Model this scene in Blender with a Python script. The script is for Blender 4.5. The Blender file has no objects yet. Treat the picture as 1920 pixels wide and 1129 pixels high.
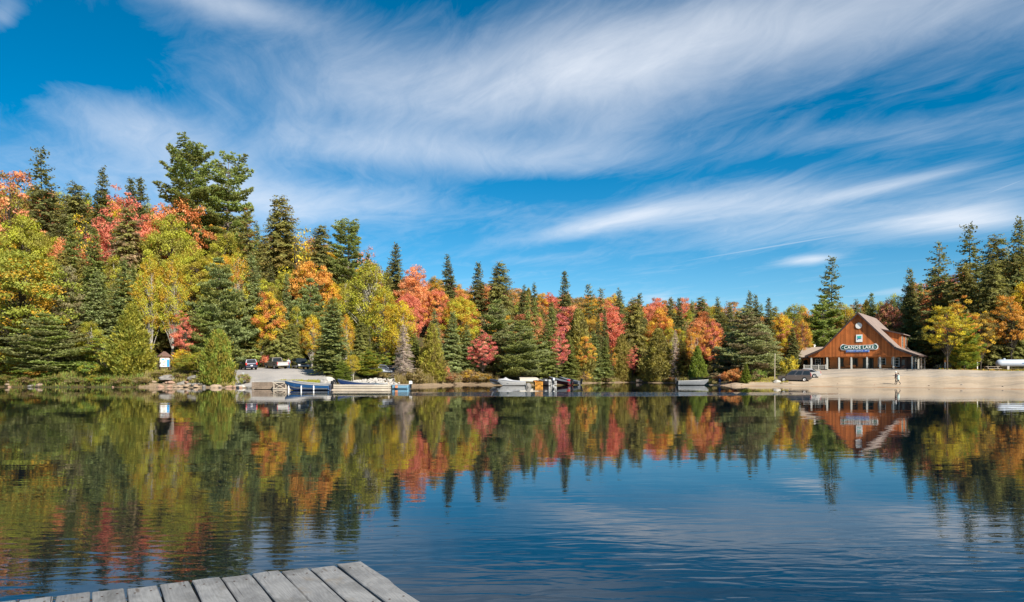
import bpy, bmesh, math, random
import numpy as np
from mathutils import Vector, Matrix

random.seed(7)
R = math.radians
scene = bpy.context.scene
COL = scene.collection

# ------------------------------------------------------------------ camera
F, U0, V0, CH = 1400.0, 960.0, 697.0, 2.2        # focal (px of a 1920 wide frame), principal column, horizon row, eye height
cam_d = bpy.data.cameras.new('camera')
cam_d.sensor_width = 36.0
cam_d.lens = 36.0 * F / 1920.0
cam_d.shift_y = (V0 - 564.5) / 1920.0
cam_d.clip_start, cam_d.clip_end = 0.1, 4000.0
cam = bpy.data.objects.new('camera', cam_d)
COL.objects.link(cam)
cam.location = (0, 0, CH)
cam.rotation_euler = (R(90), 0, 0)
scene.camera = cam

# ------------------------------------------------------------------ sun
SUN_AZ, SUN_EL = 146.0, 36.0                     # azimuth clockwise from +Y
sd = Vector((math.sin(R(SUN_AZ)) * math.cos(R(SUN_EL)), math.cos(R(SUN_AZ)) * math.cos(R(SUN_EL)), math.sin(R(SUN_EL))))
sun_d = bpy.data.lights.new('sun', 'SUN')
sun_d.energy, sun_d.angle, sun_d.color = 5.0, R(0.53), (1.0, 0.93, 0.82)
sun = bpy.data.objects.new('sun', sun_d)
COL.objects.link(sun)
sun.rotation_euler = sd.to_track_quat('Z', 'Y').to_euler()
sun.location = sd * 100

# ------------------------------------------------------------------ render and exposure
vs = scene.view_settings
vs.view_transform, vs.look, vs.gamma, vs.exposure = 'Standard', 'None', 1.0, 0.78
vs.use_curve_mapping = False
cy = scene.cycles
cy.use_denoising = True
cy.denoiser = 'OPENIMAGEDENOISE'
cy.max_bounces, cy.diffuse_bounces, cy.glossy_bounces, cy.transmission_bounces, cy.transparent_max_bounces = 6, 3, 3, 2, 4
cy.sample_clamp_indirect = 6.0

# ------------------------------------------------------------------ sky
world = bpy.data.worlds.new('World')
scene.world = world
world.use_nodes = True
wt = world.node_tree
wt.nodes.clear()


class NT:
    """small helper for node trees"""
    def __init__(s, tree): s.t = tree
    def n(s, kind, **kw):
        nd = s.t.nodes.new(kind)
        for k, v in kw.items(): setattr(nd, k, v)
        return nd
    def put(s, sock, v):
        if isinstance(v, bpy.types.NodeSocket): s.t.links.new(v, sock)
        else: sock.default_value = v
    def m(s, op, a, b=None, c=None, clamp=False):
        nd = s.n('ShaderNodeMath', operation=op); nd.use_clamp = clamp
        s.put(nd.inputs[0], a)
        if b is not None: s.put(nd.inputs[1], b)
        if c is not None: s.put(nd.inputs[2], c)
        return nd.outputs[0]
    def comb(s, x, y, z=0.0):
        nd = s.n('ShaderNodeCombineXYZ')
        for i, v in enumerate((x, y, z)): s.put(nd.inputs[i], v)
        return nd.outputs[0]
    def sep(s, v):
        nd = s.n('ShaderNodeSeparateXYZ'); s.put(nd.inputs[0], v); return nd.outputs
    def noise(s, vec, scale, detail=4, rough=0.5, dist=0.0, col=False):
        nd = s.n('ShaderNodeTexNoise')
        if vec is not None: s.put(nd.inputs['Vector'], vec)
        for k, v in (('Scale', scale), ('Detail', detail), ('Roughness', rough), ('Distortion', dist)): s.put(nd.inputs[k], v)
        return nd.outputs[1 if col else 0]
    def mapping(s, vec, loc=(0, 0, 0), rot=(0, 0, 0), sc=(1, 1, 1), typ='POINT'):
        nd = s.n('ShaderNodeMapping', vector_type=typ); s.put(nd.inputs[0], vec)
        nd.inputs[1].default_value, nd.inputs[2].default_value, nd.inputs[3].default_value = loc, rot, sc
        return nd.outputs[0]
    def rng(s, v, a, b, c=0.0, d=1.0, smooth=False):
        nd = s.n('ShaderNodeMapRange')
        if smooth: nd.interpolation_type = 'SMOOTHSTEP'
        for i, x in enumerate((v, a, b, c, d)): s.put(nd.inputs[i], x)
        return nd.outputs[0]
    def mix(s, f, a, b, op='MIX'):
        nd = s.n('ShaderNodeMix', data_type='RGBA', blend_type=op); nd.clamp_factor = True
        s.put(nd.inputs[0], f)
        for i, v in ((6, a), (7, b)): s.put(nd.inputs[i], v if isinstance(v, bpy.types.NodeSocket) else (*v[:3], 1.0))
        return nd.outputs[2]
    def hsv(s, c, h=0.5, sa=1.0, v=1.0):
        nd = s.n('ShaderNodeHueSaturation')
        s.put(nd.inputs[0], h); s.put(nd.inputs[1], sa); s.put(nd.inputs[2], v); s.put(nd.inputs[4], c if isinstance(c, bpy.types.NodeSocket) else (*c[:3], 1.0))
        return nd.outputs[0]


W = NT(wt)
sky = W.n('ShaderNodeTexSky', sky_type='NISHITA')
sky.sun_disc = False
sky.sun_elevation, sky.sun_rotation = R(SUN_EL), R(SUN_AZ)
sky.altitude, sky.air_density, sky.dust_density, sky.ozone_density = 400.0, 0.7, 0.5, 0.5
SKY_STR = 0.09
skyc = W.hsv(sky.outputs[0], 0.487, 1.58, 0.84)
tc = W.n('ShaderNodeTexCoord').outputs['Generated']
dx, dy, dz = W.sep(tc)
yy = W.m('MAXIMUM', dy, 0.05)
ab = W.comb(W.m('DIVIDE', dx, yy), W.m('DIVIDE', dz, yy))
zz = W.m('MAXIMUM', dz, 0.03)
plane = W.comb(W.m('DIVIDE', dx, zz), W.m('DIVIDE', dy, zz))        # a flat layer of cirrus high above
warp = W.noise(plane, 0.55, 3, 0.5, 0, True)
wv = W.n('ShaderNodeVectorMath', operation='MULTIPLY_ADD')
W.put(wv.inputs[0], warp); wv.inputs[1].default_value = (0.9, 0.9, 0); W.put(wv.inputs[2], plane)
pw = wv.outputs[0]
streak = W.noise(W.mapping(pw, rot=(0, 0, R(-66)), sc=(1.45, 0.58, 1), typ='TEXTURE'), 1.0, 9, 0.62, 0.7)
fine = W.noise(W.mapping(pw, rot=(0, 0, R(-74)), sc=(0.50, 0.17, 1), typ='TEXTURE'), 1.0, 9, 0.66, 1.0)
broad = W.noise(W.mapping(plane, loc=(3.1, 1.7, 0), rot=(0, 0, R(-60)), sc=(3.2, 1.6, 1), typ='TEXTURE'), 1.0, 4, 0.55, 0.3)
nz = W.m('ADD', W.m('MULTIPLY', streak, 0.64), W.m('MULTIPLY', fine, 0.36))
# where the banks of cirrus lie: (column, row, half length, half width, tilt in degrees, weight)
BANKS = [(1420, 55, 720, 100, 9, .82), (1020, 165, 430, 80, 6, .30), (830, 290, 330, 40, -4, .56), (1110, 270, 130, 55, 12, .36),
         (600, 110, 300, 100, -24, .24), (430, 8, 150, 30, -14, .50), (290, 262, 300, 62, -27, .60), (620, 385, 330, 42, 0, .58), (130, 330, 300, 60, -5, .38),
         (1120, 420, 170, 19, 12, .85), (1400, 378, 230, 38, 7, .62), (1680, 345, 190, 12, 13, .55), (1830, 413, 150, 24, 5, .95),
         (1520, 487, 52, 9, 6, 1.0), (1600, 258, 330, 34, 6, .40), (5, 30, 34, 34, -40, .50), (1440, 430, 220, 34, 6, .42),
         (1235, 560, 34, 10, 0, .55), (1790, 385, 240, 34, 14, .45), (1000, 486, 90, 8, 5, .22), (1690, 545, 60, 6, 6, .4), (90, 120, 190, 80, -8, -.50), (1010, 350, 170, 26, 6, -.35), (1500, 290, 260, 30, 8, -.15)]
cov = None
for (u, v, l, w, ang, amp) in BANKS:
    q = W.mapping(ab, ((u - U0) / F, (V0 - v) / F, 0), (0, 0, R(ang)), (l / F, w / F, 1), 'TEXTURE')
    ln = W.n('ShaderNodeVectorMath', operation='LENGTH'); W.put(ln.inputs[0], q)
    g = W.m('MULTIPLY', W.m('POWER', 2.71828, W.m('MULTIPLY', W.m('MULTIPLY', ln.outputs['Value'], ln.outputs['Value']), -1.0)), amp)
    cov = g if cov is None else W.m('ADD', cov, g)
front = W.rng(dy, 0.0, 0.25)
cov = W.m('MULTIPLY', cov, front)
base = W.m('MULTIPLY', broad, 0.22)
tot = W.m('ADD', W.m('ADD', cov, base), W.m('MULTIPLY', W.m('SUBTRACT', nz, 0.5), 1.25))
dens = W.m('POWER', W.rng(tot, 0.12, 1.32, 0, 1, False), 1.15)
# two thin vapour trails
for (u, v, l, w, ang, amp) in [(1480, 457, 170, 1.6, 9.5, .34), (1880, 352, 52, 1.4, 21, .4)]:
    q = W.mapping(ab, ((u - U0) / F, (V0 - v) / F, 0), (0, 0, R(ang)), (l / F, w / F, 1), 'TEXTURE')
    ln = W.n('ShaderNodeVectorMath', operation='LENGTH'); W.put(ln.inputs[0], q)
    g = W.m('MULTIPLY', W.m('POWER', 2.71828, W.m('MULTIPLY', W.m('POWER', ln.outputs['Value'], 4.0), -1.0)), W.m('MULTIPLY', front, amp))
    dens = W.m('MAXIMUM', dens, g)
dens = W.m('MULTIPLY', dens, W.rng(dz, 0.0, 0.06))
cloudc = (6.0, 6.3, 6.8)
out = W.mix(W.m('MULTIPLY', dens, 0.86), skyc, cloudc)
bg = W.n('ShaderNodeBackground'); W.put(bg.inputs[0], out); bg.inputs[1].default_value = SKY_STR
W.t.links.new(bg.outputs[0], W.n('ShaderNodeOutputWorld').inputs[0])


# ================================================================== helpers
def px(u, v, Y):
    """the point at distance Y along the view axis that stands at column u, row v of the photograph"""
    return Vector(((u - U0) / F * Y, Y, CH + (V0 - v) / F * Y))


def link(o, parent=None):
    COL.objects.link(o)
    if parent is not None: o.parent = parent
    return o


def tag(o, label=None, cat=None, group=None, kind=None):
    if label: o['label'] = label
    if cat: o['category'] = cat
    if group: o['group'] = group
    if kind: o['kind'] = kind
    return o


def empty(name, loc=(0, 0, 0), rz=0.0, label=None, cat=None, group=None):
    o = bpy.data.objects.new(name, None)
    o.empty_display_size = 0.2
    link(o); o.location = loc; o.rotation_euler = (0, 0, rz)
    return tag(o, label, cat, group)


class MB:
    """collects polygons, links them as ONE mesh object"""
    def __init__(s): s.v, s.f, s.mi = [], [], []
    def poly(s, pts, mi=0):
        b = len(s.v); s.v += [tuple(p) for p in pts]; s.f.append(tuple(range(b, b + len(pts)))); s.mi.append(mi); return s
    def grid(s, rows, mi=0, closed=False):
        b = len(s.v); n = len(rows[0])
        for r in rows: s.v += [tuple(p) for p in r]
        for i in range(len(rows) - 1):
            for j in range(n if closed else n - 1):
                k = (j + 1) % n
                s.f.append((b + i * n + j, b + i * n + k, b + (i + 1) * n + k, b + (i + 1) * n + j)); s.mi.append(mi)
        return s
    def box(s, c, sz, rz=0.0, mi=0, taper=1.0):
        x, y, z = sz[0] / 2, sz[1] / 2, sz[2] / 2
        ca, sa = math.cos(rz), math.sin(rz)
        b = len(s.v)
        for k in (-1, 1):
            t = taper if k > 0 else 1.0
            for i, j in ((-1, -1), (1, -1), (1, 1), (-1, 1)):
                X, Yy = i * x * t, j * y * t
                s.v.append((c[0] + X * ca - Yy * sa, c[1] + X * sa + Yy * ca, c[2] + k * z))
        for q in ((0, 3, 2, 1), (4, 5, 6, 7), (0, 1, 5, 4), (1, 2, 6, 5), (2, 3, 7, 6), (3, 0, 4, 7)):
            s.f.append(tuple(b + i for i in q)); s.mi.append(mi)
        return s
    def prism(s, pts, off, mi=0):
        """polygon pts (3-D) swept by the vector off"""
        n = len(pts); b = len(s.v); off = Vector(off)
        s.v += [tuple(p) for p in pts] + [tuple(Vector(p) + off) for p in pts]
        s.f.append(tuple(b + i for i in range(n))); s.f.append(tuple(b + n + i for i in reversed(range(n)))); s.mi += [mi, mi]
        for i in range(n):
            j = (i + 1) % n
            s.f.append((b + i, b + n + i, b + n + j, b + j)); s.mi.append(mi)
        return s
    def tube(s, pts, rad, n=8, mi=0, cap=True):
        pts = [Vector(p) for p in pts]
        if not hasattr(rad, '__len__'): rad = [rad] * len(pts)
        rows = []
        for i, p in enumerate(pts):
            d = (pts[min(i + 1, len(pts) - 1)] - pts[max(i - 1, 0)]).normalized()
            a = d.orthogonal().normalized() if abs(d.z) < 0.95 else Vector((1, 0, 0)).cross(d).normalized()
            c = d.cross(a)
            rows.append([p + (a * math.cos(2 * math.pi * k / n) + c * math.sin(2 * math.pi * k / n)) * rad[i] for k in range(n)])
        b = len(s.v)
        s.grid(rows, mi, True)
        if cap:
            s.f.append(tuple(b + k for k in reversed(range(n)))); s.f.append(tuple(b + (len(rows) - 1) * n + k for k in range(n))); s.mi += [mi, mi]
        return s
    def lathe(s, prof, c=(0, 0, 0), n=16, axis='z', mi=0):
        rows = []
        for r, h in prof:
            row = []
            for k in range(n):
                a = 2 * math.pi * k / n
                p = (r * math.cos(a), r * math.sin(a), h)
                if axis == 'y': p = (p[0], p[2], p[1])
                if axis == 'x': p = (p[2], p[0], p[1])
                row.append((c[0] + p[0], c[1] + p[1], c[2] + p[2]))
            rows.append(row)
        b = len(s.v)
        s.grid(rows, mi, True)
        s.f.append(tuple(b + k for k in range(n))); s.f.append(tuple(b + (len(rows) - 1) * n + k for k in range(n))); s.mi += [mi, mi]
        return s
    def mesh(s, name, mats):
        me = bpy.data.meshes.new(name)
        me.from_pydata(s.v, [], s.f)
        for m in (mats if isinstance(mats, (list, tuple)) else [mats]): me.materials.append(m)
        if any(s.mi): me.polygons.foreach_set('material_index', s.mi)
        bm = bmesh.new(); bm.from_mesh(me); bmesh.ops.recalc_face_normals(bm, faces=bm.faces); bm.to_mesh(me); bm.free()
        return me
    def build(s, name, mats, parent=None, smooth=False, bevel=0.0, seg=2):
        me = s.mesh(name, mats)
        if smooth: me.polygons.foreach_set('use_smooth', [True] * len(me.polygons))
        o = link(bpy.data.objects.new(name, me), parent)
        if bevel:
            b = o.modifiers.new('bevel', 'BEVEL'); b.width, b.segments, b.limit_method = bevel, seg, 'ANGLE'
            b.angle_limit = R(35)
        return o


def copy_tree(o, parent=None):
    c = o.copy(); link(c); c.parent = parent
    if parent is not None: c.matrix_parent_inverse = o.matrix_parent_inverse.copy()
    for ch in o.children: copy_tree(ch, c)
    return c


# ================================================================== materials
MATS = {}


def mat(name, col, rough=0.6, metal=0.0, spec=0.4, coat=0.0, var=0.0, vscale=4.0, bump=0.0, bscale=20.0, emit=None):
    """plain paint, metal, stone ... with uneven tone and fine relief"""
    if name in MATS: return MATS[name]
    m = bpy.data.materials.new(name); m.use_nodes = True
    n = NT(m.node_tree); p = m.node_tree.nodes['Principled BSDF']
    p.inputs['Roughness'].default_value, p.inputs['Metallic'].default_value = rough, metal
    p.inputs['Specular IOR Level'].default_value = spec
    p.inputs['Coat Weight'].default_value = coat
    p.inputs['Coat Roughness'].default_value = 0.05
    if var or bump:
        co = n.n('ShaderNodeTexCoord').outputs['Object']
    if var:
        f = n.noise(co, vscale, 5, 0.6)
        n.put(p.inputs['Base Color'], n.hsv(col, 0.5, 1.0, n.rng(f, 0.3, 0.7, 1 - var, 1 + var)))
    else:
        p.inputs['Base Color'].default_value = (*col, 1)
    if bump:
        b = n.n('ShaderNodeBump'); b.inputs['Strength'].default_value = bump; b.inputs['Distance'].default_value = 0.02
        n.put(b.inputs['Height'], n.noise(co, bscale, 4, 0.6)); n.put(p.inputs['Normal'], b.outputs[0])
    MATS[name] = m
    return m


def ground_mat(name, c1, c2, c3, s1=0.5, s2=6.0, bump=0.4, c4=None):
    m = bpy.data.materials.new(name); m.use_nodes = True
    n = NT(m.node_tree); p = m.node_tree.nodes['Principled BSDF']
    co = n.n('ShaderNodeNewGeometry').outputs['Position']
    a = n.noise(co, s1, 5, 0.6, 0.3); b = n.noise(co, s2, 6, 0.65)
    c = n.mix(n.rng(a, 0.38, 0.62), c1, c2)
    c = n.mix(n.rng(b, 0.5, 0.72), c, c3)
    if c4:
        st = n.noise(n.mapping(co, sc=(0.09, 0.5, 0.5)), 1.0, 4, 0.6, 0.4)
        c = n.mix(n.rng(st, 0.52, 0.66, 0, 0.85), c, c4)
    n.put(p.inputs['Base Color'], c)
    p.inputs['Roughness'].default_value = 0.95; p.inputs['Specular IOR Level'].default_value = 0.15
    bm_ = n.n('ShaderNodeBump'); bm_.inputs['Strength'].default_value = bump; bm_.inputs['Distance'].default_value = 0.06
    n.put(bm_.inputs['Height'], b); n.put(p.inputs['Normal'], bm_.outputs[0])
    return m


def foliage_mat(name, trans=0.28, vlo=0.62, vhi=1.38, hue=0.018):
    m = bpy.data.materials.new(name); m.use_nodes = True
    n = NT(m.node_tree); t = m.node_tree
    p = t.nodes['Principled BSDF']; outn = t.nodes['Material Output']
    oi = n.n('ShaderNodeObjectInfo')
    a2 = n.n('ShaderNodeAttribute', attribute_type='OBJECT', attribute_name='tint')
    am = n.n('ShaderNodeAttribute', attribute_type='OBJECT', attribute_name='tint_amount')
    gm = n.n('ShaderNodeAttribute', attribute_type='GEOMETRY', attribute_name='clump')
    gr = n.n('ShaderNodeAttribute', attribute_type='GEOMETRY', attribute_name='leaf')
    # clump value against the amount decides which of the two leaf colours a clump has
    rot = n.m('FRACT', n.m('ADD', gm.outputs['Fac'], oi.outputs['Random']))
    f = n.rng(n.m('SUBTRACT', n.m('ADD', am.outputs['Fac'], n.m('MULTIPLY', n.m('SUBTRACT', gr.outputs['Fac'], 0.5), 0.35)), rot), -0.12, 0.12)
    c = n.mix(f, oi.outputs['Color'], a2.outputs['Color'])
    h = n.m('ADD', 0.5, n.m('MULTIPLY', n.m('SUBTRACT', rot, 0.5), hue * 2))
    v = n.m('MULTIPLY', n.rng(gr.outputs['Fac'], 0, 1, vlo, vhi), n.rng(rot, 0, 1, 0.85, 1.15))
    c = n.hsv(c, h, 1.0, v)
    n.put(p.inputs['Base Color'], c)
    p.inputs['Roughness'].default_value = 0.55; p.inputs['Specular IOR Level'].default_value = 0.25
    tr = n.n('ShaderNodeBsdfTranslucent'); n.put(tr.inputs[0], n.hsv(c, 0.5, 1.1, 1.15))
    mx = n.n('ShaderNodeMixShader'); mx.inputs[0].default_value = trans
    t.links.new(p.outputs[0], mx.inputs[1]); t.links.new(tr.outputs[0], mx.inputs[2]); t.links.new(mx.outputs[0], outn.inputs[0])
    return m


M_LEAF = foliage_mat('broad_leaves', 0.42, 0.74, 1.26, 0.024)
M_NEEDLE = foliage_mat('needles', 0.42, 0.65, 1.45, 0.015)
M_BARK = mat('bark_dark', (0.075, 0.06, 0.048), 0.9, var=0.35, vscale=3, bump=0.6, bscale=9)
M_BARKP = mat('bark_pine', (0.13, 0.105, 0.09), 0.9, var=0.3, vscale=3, bump=0.6, bscale=7)
M_BIRCH = mat('bark_birch', (0.36, 0.33, 0.28), 0.8, var=0.35, vscale=2.5, bump=0.3, bscale=8)
M_DEAD = mat('bark_dead', (0.36, 0.28, 0.22), 0.9, var=0.25, vscale=3)

# ================================================================== terrain
_su = [-900, -300, 0, 270, 400, 470, 520, 620, 700, 790, 870, 930, 980, 1060, 1180, 1290, 1330, 1380, 1500, 1600, 1800, 1920, 2200, 2800]
_sy = [98, 103, 106, 106, 103, 98.5, 97, 98, 103, 111, 125, 124, 121, 138, 152, 142, 124, 113.5, 109.5, 106, 98, 92, 82, 76]


def shore(u): return np.interp(u, _su, _sy) + 0.5 * np.sin(np.asarray(u) * 0.045) + 0.35 * np.sin(np.asarray(u) * 0.13 + 1)


def _sm(x): x = np.clip(x, 0, 1); return x * x * (3 - 2 * x)


def Hud(u, Y):
    u = np.asarray(u, float); Y = np.asarray(Y, float)
    d = Y - shore(u)
    zb = np.interp(u, [380, 440, 620, 760, 930, 1060, 1290, 1400, 1480], [2.3, 2.55, 2.4, 1.6, 1.1, 0.9, 0.9, 1.6, 2.5])
    db = np.interp(u, [340, 440, 600, 700, 930, 1290, 1380, 1480], [8, 19, 19, 9, 6, 6, 14, 24])
    t = np.clip(d / db, 0, 1)
    bank = zb * np.where(u < 400, np.sin(t * math.pi / 2), np.interp(u, [400, 1350, 1480], [1, 1, 1]) * (0.55 * t + 0.45 * _sm(t)))
    ks = np.interp(u, [-300, 300, 450, 600, 750, 900, 1100, 1400, 1700, 2000], [.46, .50, .52, .42, .34, .27, .20, .13, .09, .11])
    d0 = np.interp(u, [380, 430, 620, 740, 900, 1380, 1470, 2000], [12, 26, 26, 13, 9, 12, 52, 40])
    dd = np.clip(d - d0, 0, None)
    hill = ks * (dd * dd / (dd + 8.0)); hill = 38 * (1 - np.exp(-hill / 38))
    bumps = 0.35 * np.sin(u * 0.021 + Y * 0.23) * _sm((d - 12) / 20)
    under = np.clip(d, -30, 0) * 0.09
    return np.where(d < 0, under, bank + hill + bumps)


def H(x, Y): return float(Hud(U0 + F * x / Y, Y))


def gnd(u, Y):
    return Vector(((u - U0) / F * Y, Y, float(Hud(u, Y))))


us = np.concatenate([np.arange(-900, -120, 40), np.arange(-120, 2040, 5), np.arange(2040, 2801, 40)]).astype(float)
ds = np.concatenate([[-60, -25, -10, -5, -2.5, -1.2, -0.5], np.arange(0, 30, 0.6), np.arange(30, 60, 1.5), np.arange(60, 130, 4), [140, 180, 260, 420, 700]])
UU, DD = np.meshgrid(us, ds, indexing='ij')
YY = shore(UU) + DD
XX = (UU - U0) / F * YY
ZZ = Hud(UU, YY)
nu, nd_ = UU.shape
idx = np.arange(nu * nd_).reshape(nu, nd_)
quads = np.stack([idx[:-1, :-1], idx[1:, :-1], idx[1:, 1:], idx[:-1, 1:]], -1).reshape(-1, 4)
uc = ((UU[:-1, :-1] + UU[1:, 1:]) / 2).ravel()
dc = ((DD[:-1, :-1] + DD[1:, 1:]) / 2).ravel()
wob = 0.8 * np.sin(uc * 0.06) + 0.5 * np.sin(uc * 0.17 + 2)
zone = np.zeros(len(quads), int)                                    # 0 forest floor
bd = np.interp(uc, [1320, 1345, 1400, 1480, 1560, 2000], [0, 2.5, 6, 9, 13, 14])
gd = np.interp(uc, [1440, 1470, 1520, 1760, 2000], [9, 13, 44, 24, 21])
zone[(uc > 1400) & (dc < np.interp(uc, [1400, 1480, 1500], [16, 16, 0])) & (dc >= 4)] = 4
zone[(uc > 1455) & (dc < gd + 0.6 * wob)] = 2                                    # trampled gravel in front of the lodge
zone[(uc > 1755) & (dc >= gd + 0.6 * wob) & (dc < 34)] = 5                       # leaf litter and grass
zone[(uc > 1325) & (dc < bd + wob * 0.7)] = 1                                    # beach
sl = np.interp(uc, [255, 290], [0.35, 1.1]) + np.interp(uc, [255, 290], [0.2, 1]) * (0.35 * np.sin(uc * 0.021) + 0.25 * np.sin(uc * 0.043 + 1))
zone[dc < sl] = np.where(uc > 1325, 1, 3)[dc < sl]
zone[(uc < 258) & (zone == 3)] = 0
zone[(uc > 1345) & (dc < 0.75 + 0.3 * np.sin(uc * 0.05))] = 7
zone[(uc > 735) & (uc < 930) & (dc < 2.2)] = 3
zone[(uc > 1060) & (uc < 1330) & (dc < 1.6)] = 3
lot = (uc > 425) & (uc < 612 + 3 * wob) & (dc > 8 + 0.3 * wob) & (dc < 27) | (uc > 436) & (uc < 512 + dc * 1.2) & (dc > 1.5) & (dc <= 9)
zone[lot] = 6
zone[(uc > 512 + dc * 1.2) & (uc < 612) & (dc > 1.5) & (dc <= 8 + 0.3 * wob)] = 4
zone[(uc > 322) & (uc <= 425) & (dc > 7.0 + 0.3 * wob) & (dc < 11)] = 1
zone[(uc > 700) & (uc < 760) & (dc > 9) & (dc < 14)] = 6
ZN = {0: ('hillside', ground_mat('forest_floor', (0.075, 0.058, 0.03), (0.045, 0.055, 0.02), (0.16, 0.085, 0.03), 0.3, 3.0)),
      1: ('beach', ground_mat('sand', (0.46, 0.355, 0.245), (0.37, 0.285, 0.195), (0.54, 0.435, 0.315), 0.3, 2.6, 0.6, (0.30, 0.24, 0.175))),
      2: ('gravel_apron', ground_mat('gravel_apron', (0.43, 0.355, 0.27), (0.33, 0.285, 0.23), (0.50, 0.42, 0.33), 0.2, 2.6, 0.5, (0.235, 0.21, 0.185))),
      3: ('shore', ground_mat('wet_shore', (0.25, 0.18, 0.11), (0.17, 0.125, 0.08), (0.36, 0.28, 0.20), 0.6, 4.0)),
      4: ('lawn', ground_mat('dry_lawn', (0.17, 0.19, 0.03), (0.28, 0.22, 0.06), (0.12, 0.15, 0.03), 0.5, 9.0, 0.8)),
      5: ('leaf_litter', ground_mat('leaf_litter', (0.10, 0.11, 0.03), (0.22, 0.10, 0.035), (0.30, 0.17, 0.05), 0.35, 5.0, 0.6)),
      7: ('wet_sand', ground_mat('wet_sand', (0.40, 0.255, 0.145), (0.33, 0.21, 0.125), (0.45, 0.31, 0.20), 0.5, 5.0)),
      6: ('parking_lot', ground_mat('lot_gravel', (0.37, 0.345, 0.32), (0.29, 0.275, 0.265), (0.43, 0.40, 0.36), 0.2, 6.0, 0.3))}
allv = np.stack([XX.ravel(), YY.ravel(), ZZ.ravel()], 1)


def np_mesh(name, verts, faces, mats, smooth=False):
    me = bpy.data.meshes.new(name)
    k = faces.shape[1]
    me.vertices.add(len(verts)); me.vertices.foreach_set('co', np.ascontiguousarray(verts, np.float32).ravel())
    me.loops.add(faces.size); me.loops.foreach_set('vertex_index', np.ascontiguousarray(faces, np.int32).ravel())
    me.polygons.add(len(faces)); me.polygons.foreach_set('loop_start', np.arange(0, faces.size, k, dtype=np.int32))
    me.update(calc_edges=True)
    if smooth: me.polygons.foreach_set('use_smooth', np.ones(len(faces), bool))
    for m in (mats if isinstance(mats, (list, tuple)) else [mats]): me.materials.append(m)
    return me


for z, (nm, mt) in ZN.items():
    q = quads[zone == z]
    if not len(q): continue
    used, inv = np.unique(q, return_inverse=True)
    o = link(bpy.data.objects.new(nm, np_mesh(nm, allv[used], inv.reshape(-1, 4), mt, True)))
    tag(o, kind='structure')

# ------------------------------------------------------------------ water
def water_mat():
    m = bpy.data.materials.new('lake_water'); m.use_nodes = True
    n = NT(m.node_tree); p = m.node_tree.nodes['Principled BSDF']
    p.inputs['Base Color'].default_value = (0.002, 0.007, 0.012, 1)
    p.inputs['Roughness'].default_value = 0.008
    p.inputs['IOR'].default_value = 1.40
    p.inputs['Specular IOR Level'].default_value = 0.5
    co = n.n('ShaderNodeNewGeometry').outputs['Position']
    x, y, z = n.sep(co)
    swell = n.noise(n.mapping(co, rot=(0, 0, R(8)), sc=(0.16, 0.5, 1)), 1.0, 3, 0.5, 0.3)
    rip = n.noise(n.mapping(co, rot=(0, 0, R(-6)), sc=(1.3, 4.2, 1)), 1.0, 1.6, 0.5, 0.5)
    fin = n.noise(n.mapping(co, rot=(0, 0, R(14)), sc=(6, 12, 1)), 1.0, 2, 0.5, 0.3)
    # breeze: open water to the right and near the dock is ruffled, the left lies in the lee of the hill
    pat = n.noise(n.mapping(co, rot=(0, 0, R(12)), sc=(0.035, 0.10, 1)), 1.0, 3, 0.55)
    ruf = n.rng(pat, 0.40, 0.66, 0.55, 1.25)
    far = n.m('ADD', n.rng(y, 4.0, 13.0, 1.7, 0.0), n.rng(y, 8.0, 40.0, 0.26, 0.09))                       # the bay calms towards the shore
    # a cat's paw of wind off the far shore
    cx = n.m('DIVIDE', n.m('SUBTRACT', x, 4.0), 27.0); cyy = n.m('DIVIDE', n.m('SUBTRACT', y, 74.0), 7.5)
    rr = n.m('ADD', n.m('ADD', n.m('POWER', n.m('ABSOLUTE', cx), 2.0), n.m('POWER', n.m('ABSOLUTE', cyy), 2.0)), n.m('MULTIPLY', n.m('SUBTRACT', pat, 0.5), 1.2))
    paw = n.rng(rr, 0.55, 1.15, 1.0, 0.0)
    amp = n.m('MULTIPLY', ruf, far)
    h = n.m('ADD', n.m('MULTIPLY', n.m('MULTIPLY', rip, 0.0075), amp), n.m('MULTIPLY', swell, 0.0075))
    h = n.m('ADD', h, n.m('MULTIPLY', n.m('MULTIPLY', fin, 0.0006), amp))
    h = n.m('ADD', h, n.m('MULTIPLY', n.m('MULTIPLY', rip, 0.15), paw))
    b = n.n('ShaderNodeBump'); b.inputs['Strength'].default_value = 1.0; b.inputs['Distance'].default_value = 1.0
    n.put(b.inputs['Height'], h); n.put(p.inputs['Normal'], b.outputs[0])
    return m


lake = MB().grid([[(-420, y, 0), (420, y, 0)] for y in (-160, 0, 60, 200)]).build('lake_water', water_mat())
tag(lake, kind='structure')
lb = MB().poly([(-430, -170, -2.8), (430, -170, -2.8), (430, 60, -2.8), (-430, 60, -2.8)]).build('lake_bed', ZN[3][1])
tag(lb, kind='structure')
# ================================================================== tree prototypes
def nrm(a): return a / np.maximum(np.linalg.norm(a, axis=-1, keepdims=True), 1e-9)


def card_mesh(name, P, A, B, leaf, clump, mt):
    """one diamond-shaped leaf or needle spray for each row of P (centre), A (half length), B (half width)"""
    n = len(P)
    V = np.empty((n, 4, 3), np.float32)
    V[:, 0] = P - A; V[:, 1] = P + B + A * 0.12; V[:, 2] = P + A; V[:, 3] = P - B + A * 0.12
    me = np_mesh(name, V.reshape(-1, 3), np.arange(4 * n).reshape(-1, 4), mt)
    for nm, arr in (('leaf', leaf), ('clump', clump)):
        at = me.attributes.new(nm, 'FLOAT', 'POINT'); at.data.foreach_set('value', np.repeat(arr, 4).astype(np.float32))
    return me


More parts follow.
